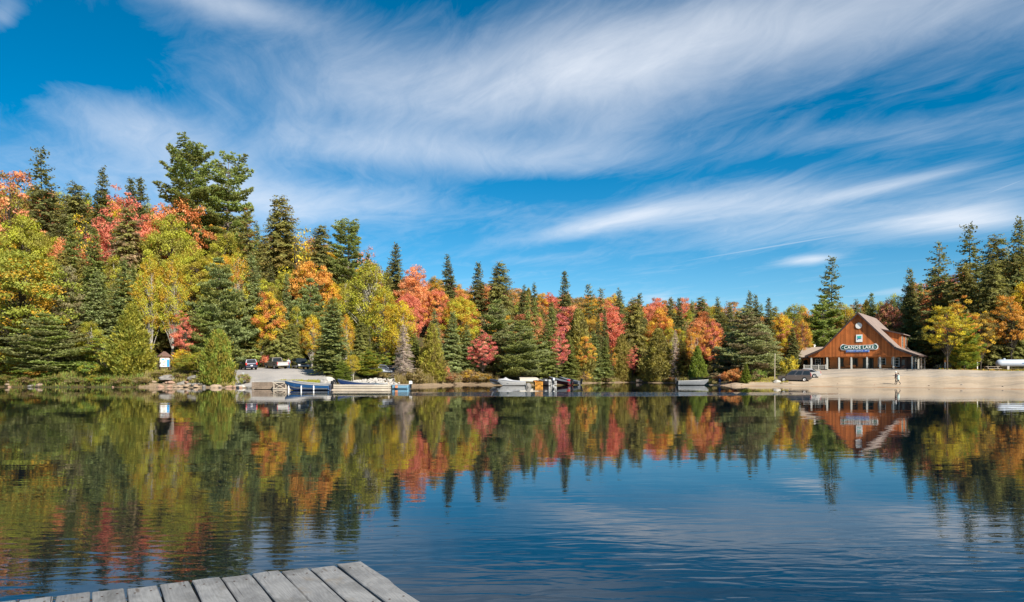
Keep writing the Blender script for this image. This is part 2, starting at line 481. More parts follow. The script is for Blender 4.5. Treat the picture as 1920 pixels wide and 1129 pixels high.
def limb(mb, pts, r0, r1, n=6):
    k = len(pts)
    mb.tube(pts, [r0 + (r1 - r0) * i / (k - 1) for i in range(k)], n)


PROTO = {}                                       # kind -> list of (trunk mesh, crown mesh, height, width)


def conifer(kind, seed, Ht, Rad, levels, nb, power, droop, up, hw, step, jit=0.25, bare=0.05, lat=0.36, top=0.12, sag=0.15, bark=M_BARK, gappy=0.0, zw=0.0):
    g = np.random.default_rng(seed)
    P, A, B, C = [], [], [], []
    mb = MB()
    lean = g.normal(0, 0.022, 2)
    limb(mb, [(0, 0, -0.8), (lean[0] * Ht * .3, lean[1] * Ht * .3, Ht * .3), (lean[0] * Ht, lean[1] * Ht, Ht)], Ht * 0.016, 0.02, 8)
    zs = bare + (0.985 - bare) * np.linspace(0, 1, levels) ** 0.9 + g.normal(0, 0.3 / levels, levels)
    sect = g.uniform(0.78, 1.15, 7)                                     # sides of the tree grow unevenly
    for t in zs:
        t = min(max(t, bare), 0.992)
        env = (1 - t) ** power
        env *= min(1.0, 0.72 + (t - bare) * 2.2)
        m = max(5, int(round(nb * (0.55 + 0.6 * env))))
        ph0 = g.uniform(0, 6.28)
        for k in range(m):
            if g.uniform() < gappy: continue
            ph = ph0 + k * 6.283 / m + g.normal(0, 0.22)
            L = Rad * env * g.uniform(1 - jit * 1.6, 1 + jit) * sect[int((ph % 6.283) / 6.284 * 7)] + top
            z = t * Ht + g.normal(0, zw)
            ns = max(3, int(L / step))
            s = np.linspace(0.10 if L < 1 else 0.18, 1.0, ns)
            e = np.array([math.cos(ph), math.sin(ph), 0]); sdv = np.array([-math.sin(ph), math.cos(ph), 0])
            bend = (droop * (0.35 + 1.05 * (1 - t)) - 0.75 * max(0.0, t - 0.62)) * g.uniform(0.7, 1.3)
            cz = z + L * (-bend * s + up * s ** 2)
            ctr = np.outer(s * L, e) + np.array([lean[0] * z, lean[1] * z, 0]); ctr[:, 2] = cz
            dirz = (-bend + 2 * up * s)
            fwd = nrm(np.stack([np.full(ns, e[0]), np.full(ns, e[1]), dirz], 1))
            if L > 0.9:
                limb(mb, [ctr[0] * [0.3, 0.3, 1], ctr[ns // 2], ctr[-1]], 0.012 + 0.012 * L, 0.008, 3)
            wl = np.minimum(1.0, lat * L * (1.12 - s)) + 0.14
            cl = g.uniform()
            for sg in (-1, 1, 0):
                ang = sg * g.uniform(0.75, 1.05, ns)
                dv = nrm(fwd * np.cos(ang)[:, None] + sdv * np.sin(ang)[:, None] + g.normal(0, 0.13, (ns, 3)) - np.array([0, 0, sag]))
                ln = (wl if sg else np.full(ns, step * 1.1)) * g.uniform(0.75, 1.2, ns)
                pc = ctr + dv * ln[:, None] * 0.5 + g.normal(0, 1, (ns, 3)) * np.array([0.05, 0.05, 0.11])
                upv = np.array([0, 0, 1.0]) + e * 0.5 + g.normal(0, 0.5, (ns, 3))
                bv = nrm(np.cross(dv, upv))
                P.append(pc); A.append(dv * ln[:, None] * 0.55); B.append(bv * (hw * g.uniform(0.7, 1.3, ns))[:, None]); C.append(np.full(ns, cl))
    P, A, B, C = map(np.concatenate, (P, A, B, C))
    leaf = g.uniform(0, 1, len(P))
    me = card_mesh('crown', P, A, B, leaf, C, M_NEEDLE)
    wid = 2 * np.quantile(np.hypot(P[:, 0], P[:, 1]), 0.97)
    PROTO.setdefault(kind, []).append((mb.mesh('trunk', bark), me, float(P[:, 2].max()), wid))


def pine(kind, seed, Ht, Rad, levels, nb, prof, upsw, tuft, nt, bare=0.3, jit=0.35, skip=0.12, forks=1, bark=M_BARKP):
    g = np.random.default_rng(seed)
    P, A, B, C = [], [], [], []
    mb = MB()
    ln0 = g.normal(0, 0.02, 2)
    limb(mb, [(0, 0, -0.8), (ln0[0] * Ht * .5, ln0[1] * Ht * .5, Ht * .5), (ln0[0] * Ht, ln0[1] * Ht, Ht * .97)], Ht * 0.017, 0.04, 8)
    sect = g.uniform(0.62, 1.2, 5)
    zs = np.linspace(bare, 0.98, levels) + g.normal(0, 0.25 / levels, levels)
    for t in zs:
        t = min(t, 0.99); env = np.interp(t, prof[0], prof[1])
        m = max(3, int(round(nb * (0.6 + 0.5 * env)))); ph0 = g.uniform(0, 6.28)
        for k in range(m):
            if g.uniform() < skip: continue
            ph = ph0 + k * 6.283 / m + g.normal(0, 0.3)
            L = max(0.35, Rad * env * g.uniform(1 - jit, 1 + jit * .6) * sect[int((ph % 6.283) / 6.284 * 5)])
            z = t * Ht; us_ = upsw * g.uniform(0.5, 1.5) + max(0, t - 0.8) * 2.0
            def pos(s, off=0.0):
                r = s * L
                return np.array([math.cos(ph + off) * r + ln0[0] * z, math.sin(ph + off) * r + ln0[1] * z, z + L * (0.02 * s + us_ * s * s - 0.06 * s)])
            limb(mb, [pos(0.02), pos(0.5), pos(1.0)], 0.02 + 0.014 * L, 0.012, 4)
            cl = g.uniform()
            spots = []
            n1 = max(3, int(L / 0.42))
            for s in np.linspace(0.34, 1.0, n1):
                spots.append(pos(s))
                for sg in (-1, 1):
                    wv_ = 0.42 * L * (1.05 - s) + 0.22
                    for q in range(1, 2 + int(wv_ / 0.5)):
                        f = q / (1 + int(wv_ / 0.5))
                        spots.append(pos(min(1.0, s + 0.12 * f)) + np.array([-math.sin(ph) * sg, math.cos(ph) * sg, 0.18]) * wv_ * f + g.normal(0, 0.12, 3))
            S = np.array(spots)
            n = len(S) * nt
            pc = np.repeat(S, nt, 0)
            dv = g.normal(0, 1, (n, 3)); dv[:, 2] = np.abs(dv[:, 2]) * 0.75 + 0.05
            dv += np.array([math.cos(ph), math.sin(ph), 0]) * 0.75
            dv = nrm(dv); ln = tuft * g.uniform(0.7, 1.25, n)
            bv = nrm(np.cross(dv, g.normal(0, 1, (n, 3)) + np.array([0, 0, 1.2])))
            P.append(pc + dv * ln[:, None] * 0.5); A.append(dv * ln[:, None] * 0.5); B.append(bv * tuft * 0.17); C.append(np.full(n, cl))
    P, A, B, C = map(np.concatenate, (P, A, B, C))
    me = card_mesh('crown', P, A, B, g.uniform(0, 1, len(P)), C, M_NEEDLE)
    wid = 2 * np.quantile(np.hypot(P[:, 0], P[:, 1]), 0.96)
    PROTO.setdefault(kind, []).append((mb.mesh('trunk', bark), me, float(P[:, 2].max()), wid))


def broadleaf(kind, seed, Ht, Wd, nclump, nleaf, crown0=0.28, cr=(0.55, 1.1), leafsz=0.19, bark=M_BARK, stems=1, flat=0.6, shape=1.0, hang=0.0):
    """crown between crown0*Ht and Ht; clumps of leaves carried by limbs that fork from the stem"""
    g = np.random.default_rng(seed)
    mb = MB(); P, A, B, C = [], [], [], []
    zc, hz = Ht * (1 + crown0) / 2, Ht * (1 - crown0) / 2
    bumpd = nrm(g.normal(0, 1, (9, 3))); bumpa = g.uniform(-0.28, 0.30, 9)
    stemsv = []
    for k in range(stems):
        a = g.uniform(0, 6.28); off = 0.0 if stems == 1 else Wd * 0.10
        p0 = Vector((math.cos(a) * off * .5, math.sin(a) * off * .5, -0.6)); p2 = Vector((math.cos(a) * off * 2 + g.normal(0, .2), math.sin(a) * off * 2 + g.normal(0, .2), Ht * 0.9))
        p1 = p0.lerp(p2, 0.45) + Vector((g.normal(0, .25), g.normal(0, .25), 0))
        limb(mb, [p0, p1, p2], Ht * 0.014 / (1 + 0.3 * (stems - 1)), 0.025, 7); stemsv.append((p0, p1, p2))
    made = 0
    while made < nclump:
        d = nrm(g.normal(0, 1, 3)); r = g.uniform(0.18, 1.0) ** 0.42
        rad = 1 + np.sum(bumpa * np.maximum(0, d @ bumpd.T) ** 6)
        q = d * r * rad
        wz = 1.0 if q[2] < 0 else (1 - shape * 0.35 * q[2])
        c = np.array([q[0] * Wd / 2 * wz * 0.9, q[1] * Wd / 2 * wz * 0.9, zc + q[2] * hz * 0.93])
        if c[2] < 0.12 * Ht: continue
        made += 1
        st = stemsv[g.integers(len(stemsv))]
        tz = max(0.12, (c[2] - 0.16 * Ht * g.uniform(0.5, 1.6)) / Ht)
        src = st[0].lerp(st[1], min(1, tz / 0.45)) if tz < 0.45 else st[1].lerp(st[2], min(1, (tz - 0.45) / 0.45))
        if g.uniform() < 0.55:
            cv = Vector(c); limb(mb, [src, src.lerp(cv, 0.55) + Vector((0, 0, 0.25)), cv], 0.02 + Ht * 0.0018, 0.01, 3)
        rc = g.uniform(*cr); n = int(nleaf * (rc / cr[1]) ** 1.4) + 4
        e = nrm(g.normal(0, 1, (n, 3))) * (g.uniform(0, 1, n) ** 0.45)[:, None]
        pc = c + e * np.array([rc, rc, rc * flat])
        nv = nrm(e * 0.6 + g.normal(0, 0.75, (n, 3)) + np.array([0, 0, 0.65]) + d * 0.5)
        dv = nrm(np.cross(nv, g.normal(0, 1, (n, 3)))); dv[:, 2] -= hang; dv = nrm(dv)
        bv = nrm(np.cross(nv, dv)); sz = leafsz * g.uniform(0.65, 1.3, n)
        P.append(pc); A.append(dv * sz[:, None]); B.append(bv * (sz * 0.72)[:, None]); C.append(np.full(n, g.uniform()))
    P, A, B, C = map(np.concatenate, (P, A, B, C))
    me = card_mesh('crown', P, A, B, g.uniform(0, 1, len(P)), C, M_LEAF)
    wid = 2 * np.quantile(np.hypot(P[:, 0], P[:, 1]), 0.97)
    PROTO.setdefault(kind, []).append((mb.mesh('trunk', bark), me, float(P[:, 2].max()), wid))


def cedar(kind, seed, Ht, Rad, nclump, nper, sharp=0.8, hw=0.07, belly=0.22):
    g = np.random.default_rng(seed)
    mb = MB(); limb(mb, [(0, 0, -0.6), (0, 0, Ht * .5), (0, 0, Ht * .95)], Ht * 0.02, 0.02, 7)
    P, A, B, C = [], [], [], []
    sect = g.uniform(0.8, 1.15, 8)
    for k in range(nclump):
        t = g.uniform(0, 1) ** 1.25 * 0.97
        env = (1 - t) ** sharp * min(1.0, 0.62 + t / belly * 0.38)
        ph = g.uniform(0, 6.283); r = Rad * env * g.uniform(0.5, 1.06) ** 0.6 * sect[int(ph / 6.284 * 8)]
        r = max(0.1, r * (1 + 0.16 * math.sin(3 * ph + 7 * t + seed) + 0.10 * math.sin(5 * ph - 13 * t)) + g.normal(0, 0.10) * Rad * env); c = np.array([math.cos(ph) * r, math.sin(ph) * r, t * Ht * (1 + g.normal(0, 0.012)) + 0.1]); e = np.array([math.cos(ph), math.sin(ph), 0])
        sz = g.uniform(0.35, 0.6) * (0.6 + 0.4 * env)
        pc = c + g.normal(0, 0.40, (nper, 3)) * np.array([sz, sz, sz * 1.25])
        dv = nrm(e * 0.7 + np.array([0, 0, 1.0]) + g.normal(0, 0.45, (nper, 3)))
        bv = nrm(np.cross(dv, e + g.normal(0, 0.8, (nper, 3))))
        ln = g.uniform(0.12, 0.26, nper)
        P.append(pc); A.append(dv * ln[:, None]); B.append(bv * hw * g.uniform(0.7, 1.3, (nper, 1))); C.append(np.full(nper, g.uniform()))
    P, A, B, C = map(np.concatenate, (P, A, B, C))
    me = card_mesh('crown', P, A, B, g.uniform(0, 1, len(P)), C, M_NEEDLE)
    PROTO.setdefault(kind, []).append((mb.mesh('trunk', M_BARK), me, Ht, 2 * np.quantile(np.hypot(P[:, 0], P[:, 1]), 0.97)))


def dead(kind, seed, Ht, Rad):
    g = np.random.default_rng(seed)
    mb = MB(); limb(mb, [(0, 0, -0.5), (0.1, 0, Ht * .5), (0, 0.1, Ht)], Ht * 0.015, 0.015, 6)
    tw = MB()
    for t in np.linspace(0.06, 0.98, 46):
        for k in range(7):
            ph = g.uniform(0, 6.28); L = Rad * (1 - t) ** 0.75 * g.uniform(0.6, 1.1) + 0.1; z = t * Ht
            f = lambda s: Vector((math.cos(ph) * s * L, math.sin(ph) * s * L, z - L * 0.35 * s + 0.12 * L * s * s))
            tw.tube([f(0), f(0.5), f(1)], [0.03, 0.02, 0.012], 3, cap=False)
            for s in np.linspace(0.3, 0.95, 5):
                for sg in (-1, 1):
                    a = ph + sg * 0.9 + g.normal(0, .2); l2 = (0.28 * L * (1.1 - s) + 0.18) * g.uniform(.7, 1.3)
                    b = f(s); tw.tube([b, b + Vector((math.cos(a) * l2, math.sin(a) * l2, -0.3 * l2))], [0.018, 0.010], 3, cap=False)
    PROTO.setdefault(kind, []).append((mb.mesh('trunk', M_DEAD), tw.mesh('bare_branches', M_DEAD), Ht, Rad * 1.8))


for i in range(6): conifer('spruce', 10 + i, 18, 3.6, 56, 9, 0.74 + 0.05 * (i % 3), 0.34, 0.16, 0.12, 0.22, lat=0.40, top=0.24, zw=0.28)
for i in range(3): conifer('fir', 20 + i, 14, 2.2, 58, 8, 0.85, 0.12, 0.02, 0.10, 0.18, jit=0.18, lat=0.42, top=0.22, zw=0.16)
for i in range(4): conifer('hemlock', 30 + i, 18, 4.9, 62, 9, 0.56, 0.22, -0.08, 0.10, 0.21, top=0.40, jit=0.34, lat=0.36, sag=0.30, gappy=0.10, zw=0.25)
for i in range(2): conifer('ragged', 40 + i, 20, 3.6, 36, 7, 0.62, 0.30, 0.14, 0.14, 0.26, top=0.35, jit=0.42, lat=0.40, gappy=0.18, zw=0.25, bare=0.12)
for i in range(3): pine('tallpine', 50 + i, 26, 5.2, 20, 5, ([0.3, .42, .6, .75, .9, 1.0], [.55, .9, 1.0, .85, .62, .25]), 0.42, 0.40, 15, bare=0.32, skip=0.10)
for i in range(4): pine('pine', 60 + i, 13, 4.6, 19, 6, ([0, .12, .3, .6, .85, 1.0], [.8, 1.0, .98, .70, .36, .10]), 0.26, 0.38, 15, bare=0.04, jit=0.30, skip=0.04)
for i in range(3): cedar('cedar', 70 + i, 8, 2.5, 520, 30, hw=0.06)
for i in range(2): cedar('roundcedar', 75 + i, 6, 2.6, 520, 30, sharp=0.55, belly=0.28, hw=0.06)
for i in range(5): broadleaf('maple', 80 + i, 13, 9.5, 230, 125, 0.20, (0.5, 1.05), 0.108)
for i in range(3): broadleaf('openmaple', 90 + i, 11, 9.0, 150, 92, 0.24, (0.4, 0.95), 0.102, flat=0.45)
for i in range(4): broadleaf('birch', 100 + i, 16, 6.6, 200, 92, 0.22, (0.4, 0.9), 0.096, bark=M_BIRCH, stems=2 if i % 2 else 1, flat=0.95, shape=1.1, hang=0.35)
for i in range(3): broadleaf('sparse', 110 + i, 13, 7.0, 60, 22, 0.3, (0.5, 1.0), 0.15, stems=2)
for i in range(4): broadleaf('shrub', 120 + i, 2.4, 3.0, 60, 60, 0.02, (0.25, 0.48), 0.075, stems=3, flat=0.9, shape=0.3)
dead('dead', 130, 9, 2.1)

# ------------------------------------------------------------------ colours of leaves and needles
PAL = dict(dk=(.190, .195, .068), bl=(.285, .320, .130), hm=(.265, .245, .072), ol=(.30, .25, .065), cy=(.34, .30, .05), cg=(.245, .285, .05),
           pn=(.310, .345, .105), pg=(.335, .345, .155), pb=(.310, .255, .140), yg=(.46, .42, .055), gy=(.35, .355, .06), ye=(.64, .45, .045), go=(.70, .41, .065),
           om=(.70, .33, .09), rd=(.73, .22, .16), co=(.73, .30, .16), pk=(.74, .27, .21), ru=(.52, .25, .10), br=(.38, .28, .15), gr=(.225, .29, .055), gn=(.250, .275, .078))
rt = np.random.default_rng(4)
TREES = []                                       # what stands where: (u, vtop, Y, w)
WOODN = dict(spruce='spruce_tree', fir='fir_tree', hemlock='hemlock_tree', ragged='spruce_tree', tallpine='pine_tree', pine='pine_tree', cedar='cedar_tree', roundcedar='cedar_tree',
             maple='maple_tree', openmaple='maple_tree', birch='birch_tree', sparse='maple_tree', shrub='shrub', dead='dead_tree')


def plant(kind, u, vtop, Y, w, col, label, tint=None, amt=0.0, group=None, variant=None, base=None, cat=None):
    b = gnd(u, Y) if base is None else base
    ztop = CH + (V0 - vtop) / F * Y
    h = max(ztop - b.z, 0.8)
    tm, cm, ph, pw_ = PROTO[kind][int(rt.integers(len(PROTO[kind]))) if variant is None else variant % len(PROTO[kind])]
    sz = h / ph; sx = (w * Y / F) / pw_
    if kind != 'shrub': sx = min(max(sx, sz * (0.88 if kind in ('spruce', 'hemlock', 'ragged') else 0.72)), sz * 2.2)
    e = empty(WOODN[kind], b, rt.uniform(0, 6.283), label, cat or ('shrub' if kind == 'shrub' else 'tree'), group)
    e.scale = (sx, sx, sz)
    link(bpy.data.objects.new('trunk', tm), e)
    c = link(bpy.data.objects.new(cm.name.split('.')[0], cm), e)
    j = rt.uniform(0.90, 1.12)
    cc = PAL[col]; c.color = (cc[0] * j, cc[1] * j, cc[2] * j, 1)
    c['tint'] = [float(x) for x in PAL[tint or col]]; c['tint_amount'] = float(amt)
    TREES.append((u, vtop, Y, w))
    return e


# ================================================================== the trees one can tell apart
# kind, column, row of the top, metres inland, width in px, colour, second colour, share of it, label
T = [
 # --- skyline of the left hill
 ('openmaple', 12, 318, 54, 100, 'co', 'ol', .35, 'orange and olive maple at the far left of the skyline'),
 ('ragged', 84, 276, 56, 66, 'dk', None, 0, 'tall dark ragged spruce left of the red maple, on the left skyline'),
 ('hemlock', 140, 338, 52, 66, 'hm', 'dk', .5, 'dark hemlock in the dip between two spruces on the left skyline'),
 ('spruce', 187, 309, 56, 52, 'dk', None, 0, 'dark spruce on the skyline just left of the coral red maple'),
 ('openmaple', 236, 345, 46, 118, 'rd', 'co', .4, 'large coral red maple near the top of the left hill'),
 ('spruce', 248, 331, 58, 30, 'dk', None, 0, 'small dark spruce tip rising straight out of the coral red maple'),
 ('spruce', 271, 333, 58, 32, 'dk', None, 0, 'dark spruce tip between the coral red maple and the tall pines'),
 ('hemlock', 243, 384, 38, 84, 'hm', 'br', .35, 'dull olive hemlock standing in front of the coral red maple'),
 ('openmaple', 326, 370, 48, 50, 'co', 'om', .5, 'orange red maple at the foot of the twin tall pines'),
 ('tallpine', 362, 262, 56, 124, 'pn', 'gn', .4, 'tallest white pine on the left hill, the left one of the pair'),
 ('tallpine', 424, 279, 58, 106, 'pn', 'gn', .4, 'tall leaning white pine, the right one of the pair'),
 ('maple', 318, 398, 40, 58, 'yg', 'gy', .5, 'yellow green tree under the orange red maple beside the tall pines'),
 ('ragged', 462, 386, 50, 66, 'hm', 'ru', .15, 'dark rusty hemlock just right of the tall pines'),
 ('hemlock', 528, 366, 52, 104, 'hm', 'ol', .3, 'broad feathery hemlock on the skyline right of the tall pines'),
 ('sparse', 568, 424, 44, 44, 'ye', 'ol', .3, 'thin yellow tree on the right flank of the broad feathery hemlock'),
 ('hemlock', 602, 420, 52, 66, 'hm', 'dk', .4, 'dark hemlock left of the plumed pine on the falling skyline'),
 ('tallpine', 652, 407, 52, 84, 'pn', None, 0, 'plumed white pine on the falling skyline of the left hill'),
 ('sparse', 688, 460, 50, 46, 'pk', 'br', .4, 'pinkish red thin maple on the skyline below the plumed pine'),
 ('spruce', 689, 476, 42, 46, 'dk', 'hm', .5, 'dark spruce in front of the pinkish red thin maple'),
 ('spruce', 738, 453, 52, 60, 'dk', 'hm', .3, 'large dark spruce at the right end of the left hill'),
 ('spruce', 722, 498, 46, 40, 'hm', None, 0, 'lower spruce nestled against the large dark spruce'),
 # --- middle of the left hill
 ('maple', 42, 398, 34, 124, 'yg', 'gy', .6, 'yellow green round tree high at the left edge'),
 ('maple', 44, 466, 10, 200, 'gy', 'ye', .25, 'broad green and yellow maple at the left shore'),
 ('pine', 128, 498, 15, 84, 'pb', 'pg', .4, 'dull brownish pine beside the broad green and yellow maple'),
 ('pine', 92, 588, 6, 150, 'pn', 'pg', .4, 'bushy blue green pine hanging over the water at the far left'),
 ('spruce', 137, 404, 34, 52, 'gn', 'pn', .4, 'green spruce below the dark skyline spruces, left of the bare yellow tree'),
 ('sparse', 158, 384, 40, 66, 'ye', 'ru', .35, 'half bare yellowish tree high on the left hill'),
 ('spruce', 181, 428, 28, 56, 'gn', None, 0, 'slender green spruce below the half bare yellowish tree'),
 ('spruce', 182, 502, 14, 76, 'bl', None, 0, 'blue green spruce behind the yellow green shoreline cedar'),
 ('spruce', 231, 482, 18, 76, 'bl', 'pn', .4, 'blue green spruce left of the twin yellow birches'),
 ('cedar', 246, 572, 5, 88, 'cy', 'cg', .35, 'tall yellow green cedar at the water left of the kiosk'),
 ('birch', 281, 476, 19, 64, 'yg', 'ye', .3, 'yellow green birch, the left one of a pair behind the kiosk'),
 ('birch', 322, 474, 20, 62, 'yg', 'ye', .4, 'yellow green birch, the right one of a pair behind the kiosk'),
 ('maple', 366, 453, 32, 66, 'yg', None, 0, 'round yellow green tree below the twin tall pines'),
 ('openmaple', 350, 582, 14, 58, 'rd', 'co', .4, 'small bright red maple behind the kiosk'),
 ('pine', 414, 484, 22, 128, 'bl', 'pn', .4, 'big bushy blue green pine above the round shoreline cedar'),
 ('pine', 392, 560, 17, 84, 'pn', None, 0, 'lower bushy pine right of the small bright red maple'),
 ('birch', 447, 463, 28, 46, 'yg', 'go', .45, 'narrow yellow and orange tree between bushy pine and blue spruce'),
 ('spruce', 474, 472, 30, 42, 'bl', None, 0, 'narrow blue green spruce right of the narrow yellow and orange tree'),
 ('roundcedar', 410, 622, 3.5, 68, 'cg', 'cy', .4, 'round bright green cedar on the bank left of the parked vehicles'),
 ('openmaple', 196, 634, 7, 86, 'gr', 'yg', .5, 'light green sapling thicket left of the tall yellow green cedar'),
 ('openmaple', 588, 486, 40, 46, 'om', 'go', .4, 'orange maple glowing under the plumed pine on the left hill'),
 ('pine', 580, 522, 34, 92, 'bl', 'pn', .4, 'blue green pine with layered boughs below the orange maple'),
 ('fir', 540, 512, 34, 38, 'bl', None, 0, 'slim blue green fir below the broad feathery hemlock'),
 ('maple', 508, 546, 30, 42, 'ye', 'om', .45, 'yellow and orange maple above the pickup truck'),
 ('birch', 690, 486, 24, 96, 'yg', 'gy', .4, 'tall yellow green poplar behind the right end of the floating dock'),
 ('birch', 722, 540, 18, 66, 'yg', 'ye', .4, 'yellow birch with pale stem right of the tall poplar'),
 ('birch', 752, 562, 15, 62, 'ye', 'yg', .4, 'golden birch with pale stems above the silver sedans'),
 ('birch', 584, 588, 30, 40, 'ye', 'go', .3, 'yellow tree right behind the dark minivan'),
 ('birch', 556, 572, 32, 34, 'yg', None, 0, 'narrow yellow green tree above the dark minivan'),
 ('birch', 492, 614, 29, 28, 'yg', 'ye', .3, 'small yellow tree behind the pickup truck'),
 ('birch', 648, 588, 17, 36, 'ye', 'go', .4, 'small golden tree right of the big shoreline spruce'),
 ('spruce', 622, 556, 13, 78, 'bl', 'gn', .4, 'big blue green spruce at the right edge of the parking lot'),
 ('hemlock', 518, 566, 30, 52, 'hm', 'gn', .5, 'dark hemlock behind the pickup truck'),
 ('hemlock', 546, 606, 29.5, 46, 'hm', 'gn', .5, 'low dark hemlock behind the gap between pickup and minivan'),
 ('spruce', 470, 560, 29, 60, 'pn', 'hm', .4, 'drooping green spruce behind the blue parked van'),
 ('birch', 661, 664, 5.5, 30, 'ye', 'yg', .5, 'narrow yellow bush behind the middle of the floating dock'),
 ('pine', 690, 652, 6.5, 50, 'cg', 'yg', .3, 'small light green pine right of the narrow yellow bush'),
 ('pine', 642, 676, 5, 36, 'cg', 'gr', .4, 'low light green bush left of the narrow yellow bush'),
 ('dead', 757, 608, 5, 50, 'br', None, 0, 'bare grey dead spruce on the shore'),
 ('cedar', 810, 608, 5, 50, 'cy', 'ol', .5, 'olive cedar right of the bare grey dead spruce'),
 ('spruce', 816, 578, 13, 48, 'bl', None, 0, 'blue green spruce behind the olive shoreline cedar'),
 ('spruce', 846, 584, 9, 50, 'bl', None, 0, 'blue green spruce just right of the olive shoreline cedar'),
 ('spruce', 872, 604, 5, 44, 'bl', 'gn', .4, 'low blue green spruce left of the pink red shoreline maple'),
 ('hemlock', 676, 604, 19, 60, 'hm', 'gn', .5, 'shaded hemlock under the tall yellow green poplar'),
 ('spruce', 704, 622, 20, 50, 'gn', 'hm', .4, 'low green spruce behind the silver blue sedan'),
 ('hemlock', 738, 628, 20, 56, 'hm', 'gr', .4, 'low shaded hemlock behind the dark grey sedan'),
 ('spruce', 780, 618, 13, 52, 'gn', 'hm', .4, 'green spruce between the dead spruce and the olive cedar'),
 ('openmaple', 722, 652, 18, 46, 'gr', 'yg', .5, 'fresh green sapling right above the silver sedans'),
 # --- the middle shore and ridge
 ('spruce', 850, 474, 42, 50, 'dk', None, 0, 'lone dark spruce on the ridge, leftmost of three'),
 ('spruce', 895, 490, 40, 56, 'dk', 'hm', .3, 'dark spruce on the ridge, middle one of three'),
 ('hemlock', 932, 489, 40, 74, 'hm', 'dk', .4, 'broad dark spruce on the ridge, rightmost of three'),
 ('maple', 814, 518, 44, 50, 'ol', 'ye', .35, 'olive tree on the ridge left of the lone dark spruce'),
 ('maple', 775, 496, 42, 66, 'co', 'om', .45, 'coral orange maple beside the large dark hill end spruce'),
 ('maple', 767, 548, 32, 64, 'rd', 'co', .5, 'bright red maple above the bare dead spruce'),
 ('maple', 818, 538, 38, 62, 'om', 'co', .5, 'orange maple below the olive ridge tree'),
 ('maple', 865, 543, 36, 60, 'co', 'om', .5, 'coral maple under the lone dark ridge spruce'),
 ('maple', 866, 553, 26, 76, 'yg', 'ye', .4, 'round yellow green tree above the blue green spruces'),
 ('spruce', 975, 532, 40, 30, 'dk', None, 0, 'short dark ridge spruce right of the three large ones'),
 ('spruce', 1001, 529, 42, 28, 'dk', None, 0, 'short dark ridge spruce midway to the tall pointed one'),
 ('spruce', 1063, 507, 34, 44, 'dk', None, 0, 'tall pointed spruce standing alone above the middle ridge'),
 ('ragged', 1104, 533, 36, 50, 'hm', 'dk', .5, 'ragged hemlock right of the tall pointed middle spruce'),
 ('ragged', 1124, 540, 36, 38, 'hm', None, 0, 'ragged dark hemlock beside its taller neighbour, middle ridge'),
 ('spruce', 1163, 539, 36, 36, 'dk', None, 0, 'dark spruce above the big red maple on the middle ridge'),
 ('spruce', 1196, 549, 36, 34, 'dk', None, 0, 'dark spruce tip above the tall olive hemlock of the bay'),
 ('pine', 934, 562, 12, 104, 'pn', 'pg', .5, 'large white pine above the covered white boat'),
 ('pine', 972, 600, 6, 110, 'pg', 'pn', .5, 'wide low white pine with drooping boughs behind the boats'),
 ('openmaple', 906, 618, 5, 58, 'pk', 'rd', .4, 'pink red maple at the shore left of the large white pine'),
 ('maple', 988, 580, 17, 80, 'ru', 'co', .4, 'rust red maple behind the wide low white pine'),
 ('fir', 990, 552, 13, 27, 'gn', None, 0, 'slim fir spire, left one of a close pair over the boats'),
 ('fir', 1006, 558, 11, 30, 'gn', None, 0, 'slim fir spire, right one of a close pair over the boats'),
 ('spruce', 1019, 600, 6, 58, 'gn', 'pn', .3, 'green spruce reaching the shore behind the red boat'),
 ('fir', 1040, 572, 10, 46, 'gn', 'bl', .4, 'pointed fir left of the shaggy olive cedar'),
 ('openmaple', 1044, 612, 4, 36, 'rd', 'pk', .4, 'small red maple between two firs above the red boat'),
 ('spruce', 1062, 630, 3, 52, 'gn', None, 0, 'dark green fir at the shore right of the small red maple'),
 ('cedar', 1084, 582, 6, 68, 'ol', 'hm', .5, 'shaggy olive cedar above the middle shore'),
 ('openmaple', 1096, 630, 2.6, 46, 'go', 'om', .4, 'orange gold maple in front of the shaggy olive cedar'),
 ('fir', 1135, 576, 10, 20, 'dk', None, 0, 'very thin dark fir spire before the big red maple'),
 ('fir', 1120, 586, 10, 18, 'dk', None, 0, 'thin dark fir spire just left of the very thin one'),
 ('maple', 1144, 572, 28, 66, 'rd', 'co', .4, 'big red maple on the middle ridge'),
 ('maple', 1066, 573, 30, 66, 'co', 'pk', .5, 'coral pink maple below the tall pointed spruce'),
 ('maple', 1112, 590, 20, 52, 'go', 'ol', .4, 'golden maple behind the thin fir spires'),
 ('spruce', 1114, 616, 3, 46, 'bl', 'gn', .5, 'spruce at the shore right of the orange gold maple'),
 ('spruce', 1133, 634, 2.5, 40, 'gn', None, 0, 'low green spruce left of the pale orange sapling'),
 ('sparse', 1146, 648, 2, 24, 'go', 'om', .3, 'pale orange sapling on the middle shore'),
 ('hemlock', 1186, 558, 8, 62, 'ol', 'hm', .5, 'tall olive hemlock at the head of the bay'),
 ('openmaple', 1186, 648, 2, 28, 'rd', None, 0, 'small red maple at the head of the bay'),
 ('cedar', 1166, 628, 3, 44, 'ol', None, 0, 'olive cedar left of the small red bay maple'),
 ('cedar', 1234, 618, 3.5, 66, 'ol', 'hm', .35, 'wide olive cedar left of the aluminium boat'),
 ('birch', 1256, 612, 8, 32, 'yg', None, 0, 'yellow green tree at the right shoulder of the wide olive cedar'),
 ('openmaple', 1214, 680, 1.4, 16, 'go', None, 0, 'tiny golden sapling at the foot of the wide olive cedar'),
 ('maple', 1240, 575, 28, 60, 'go', 'om', .5, 'golden orange maple on the ridge behind the bay'),
 # --- right of the bay to the lodge
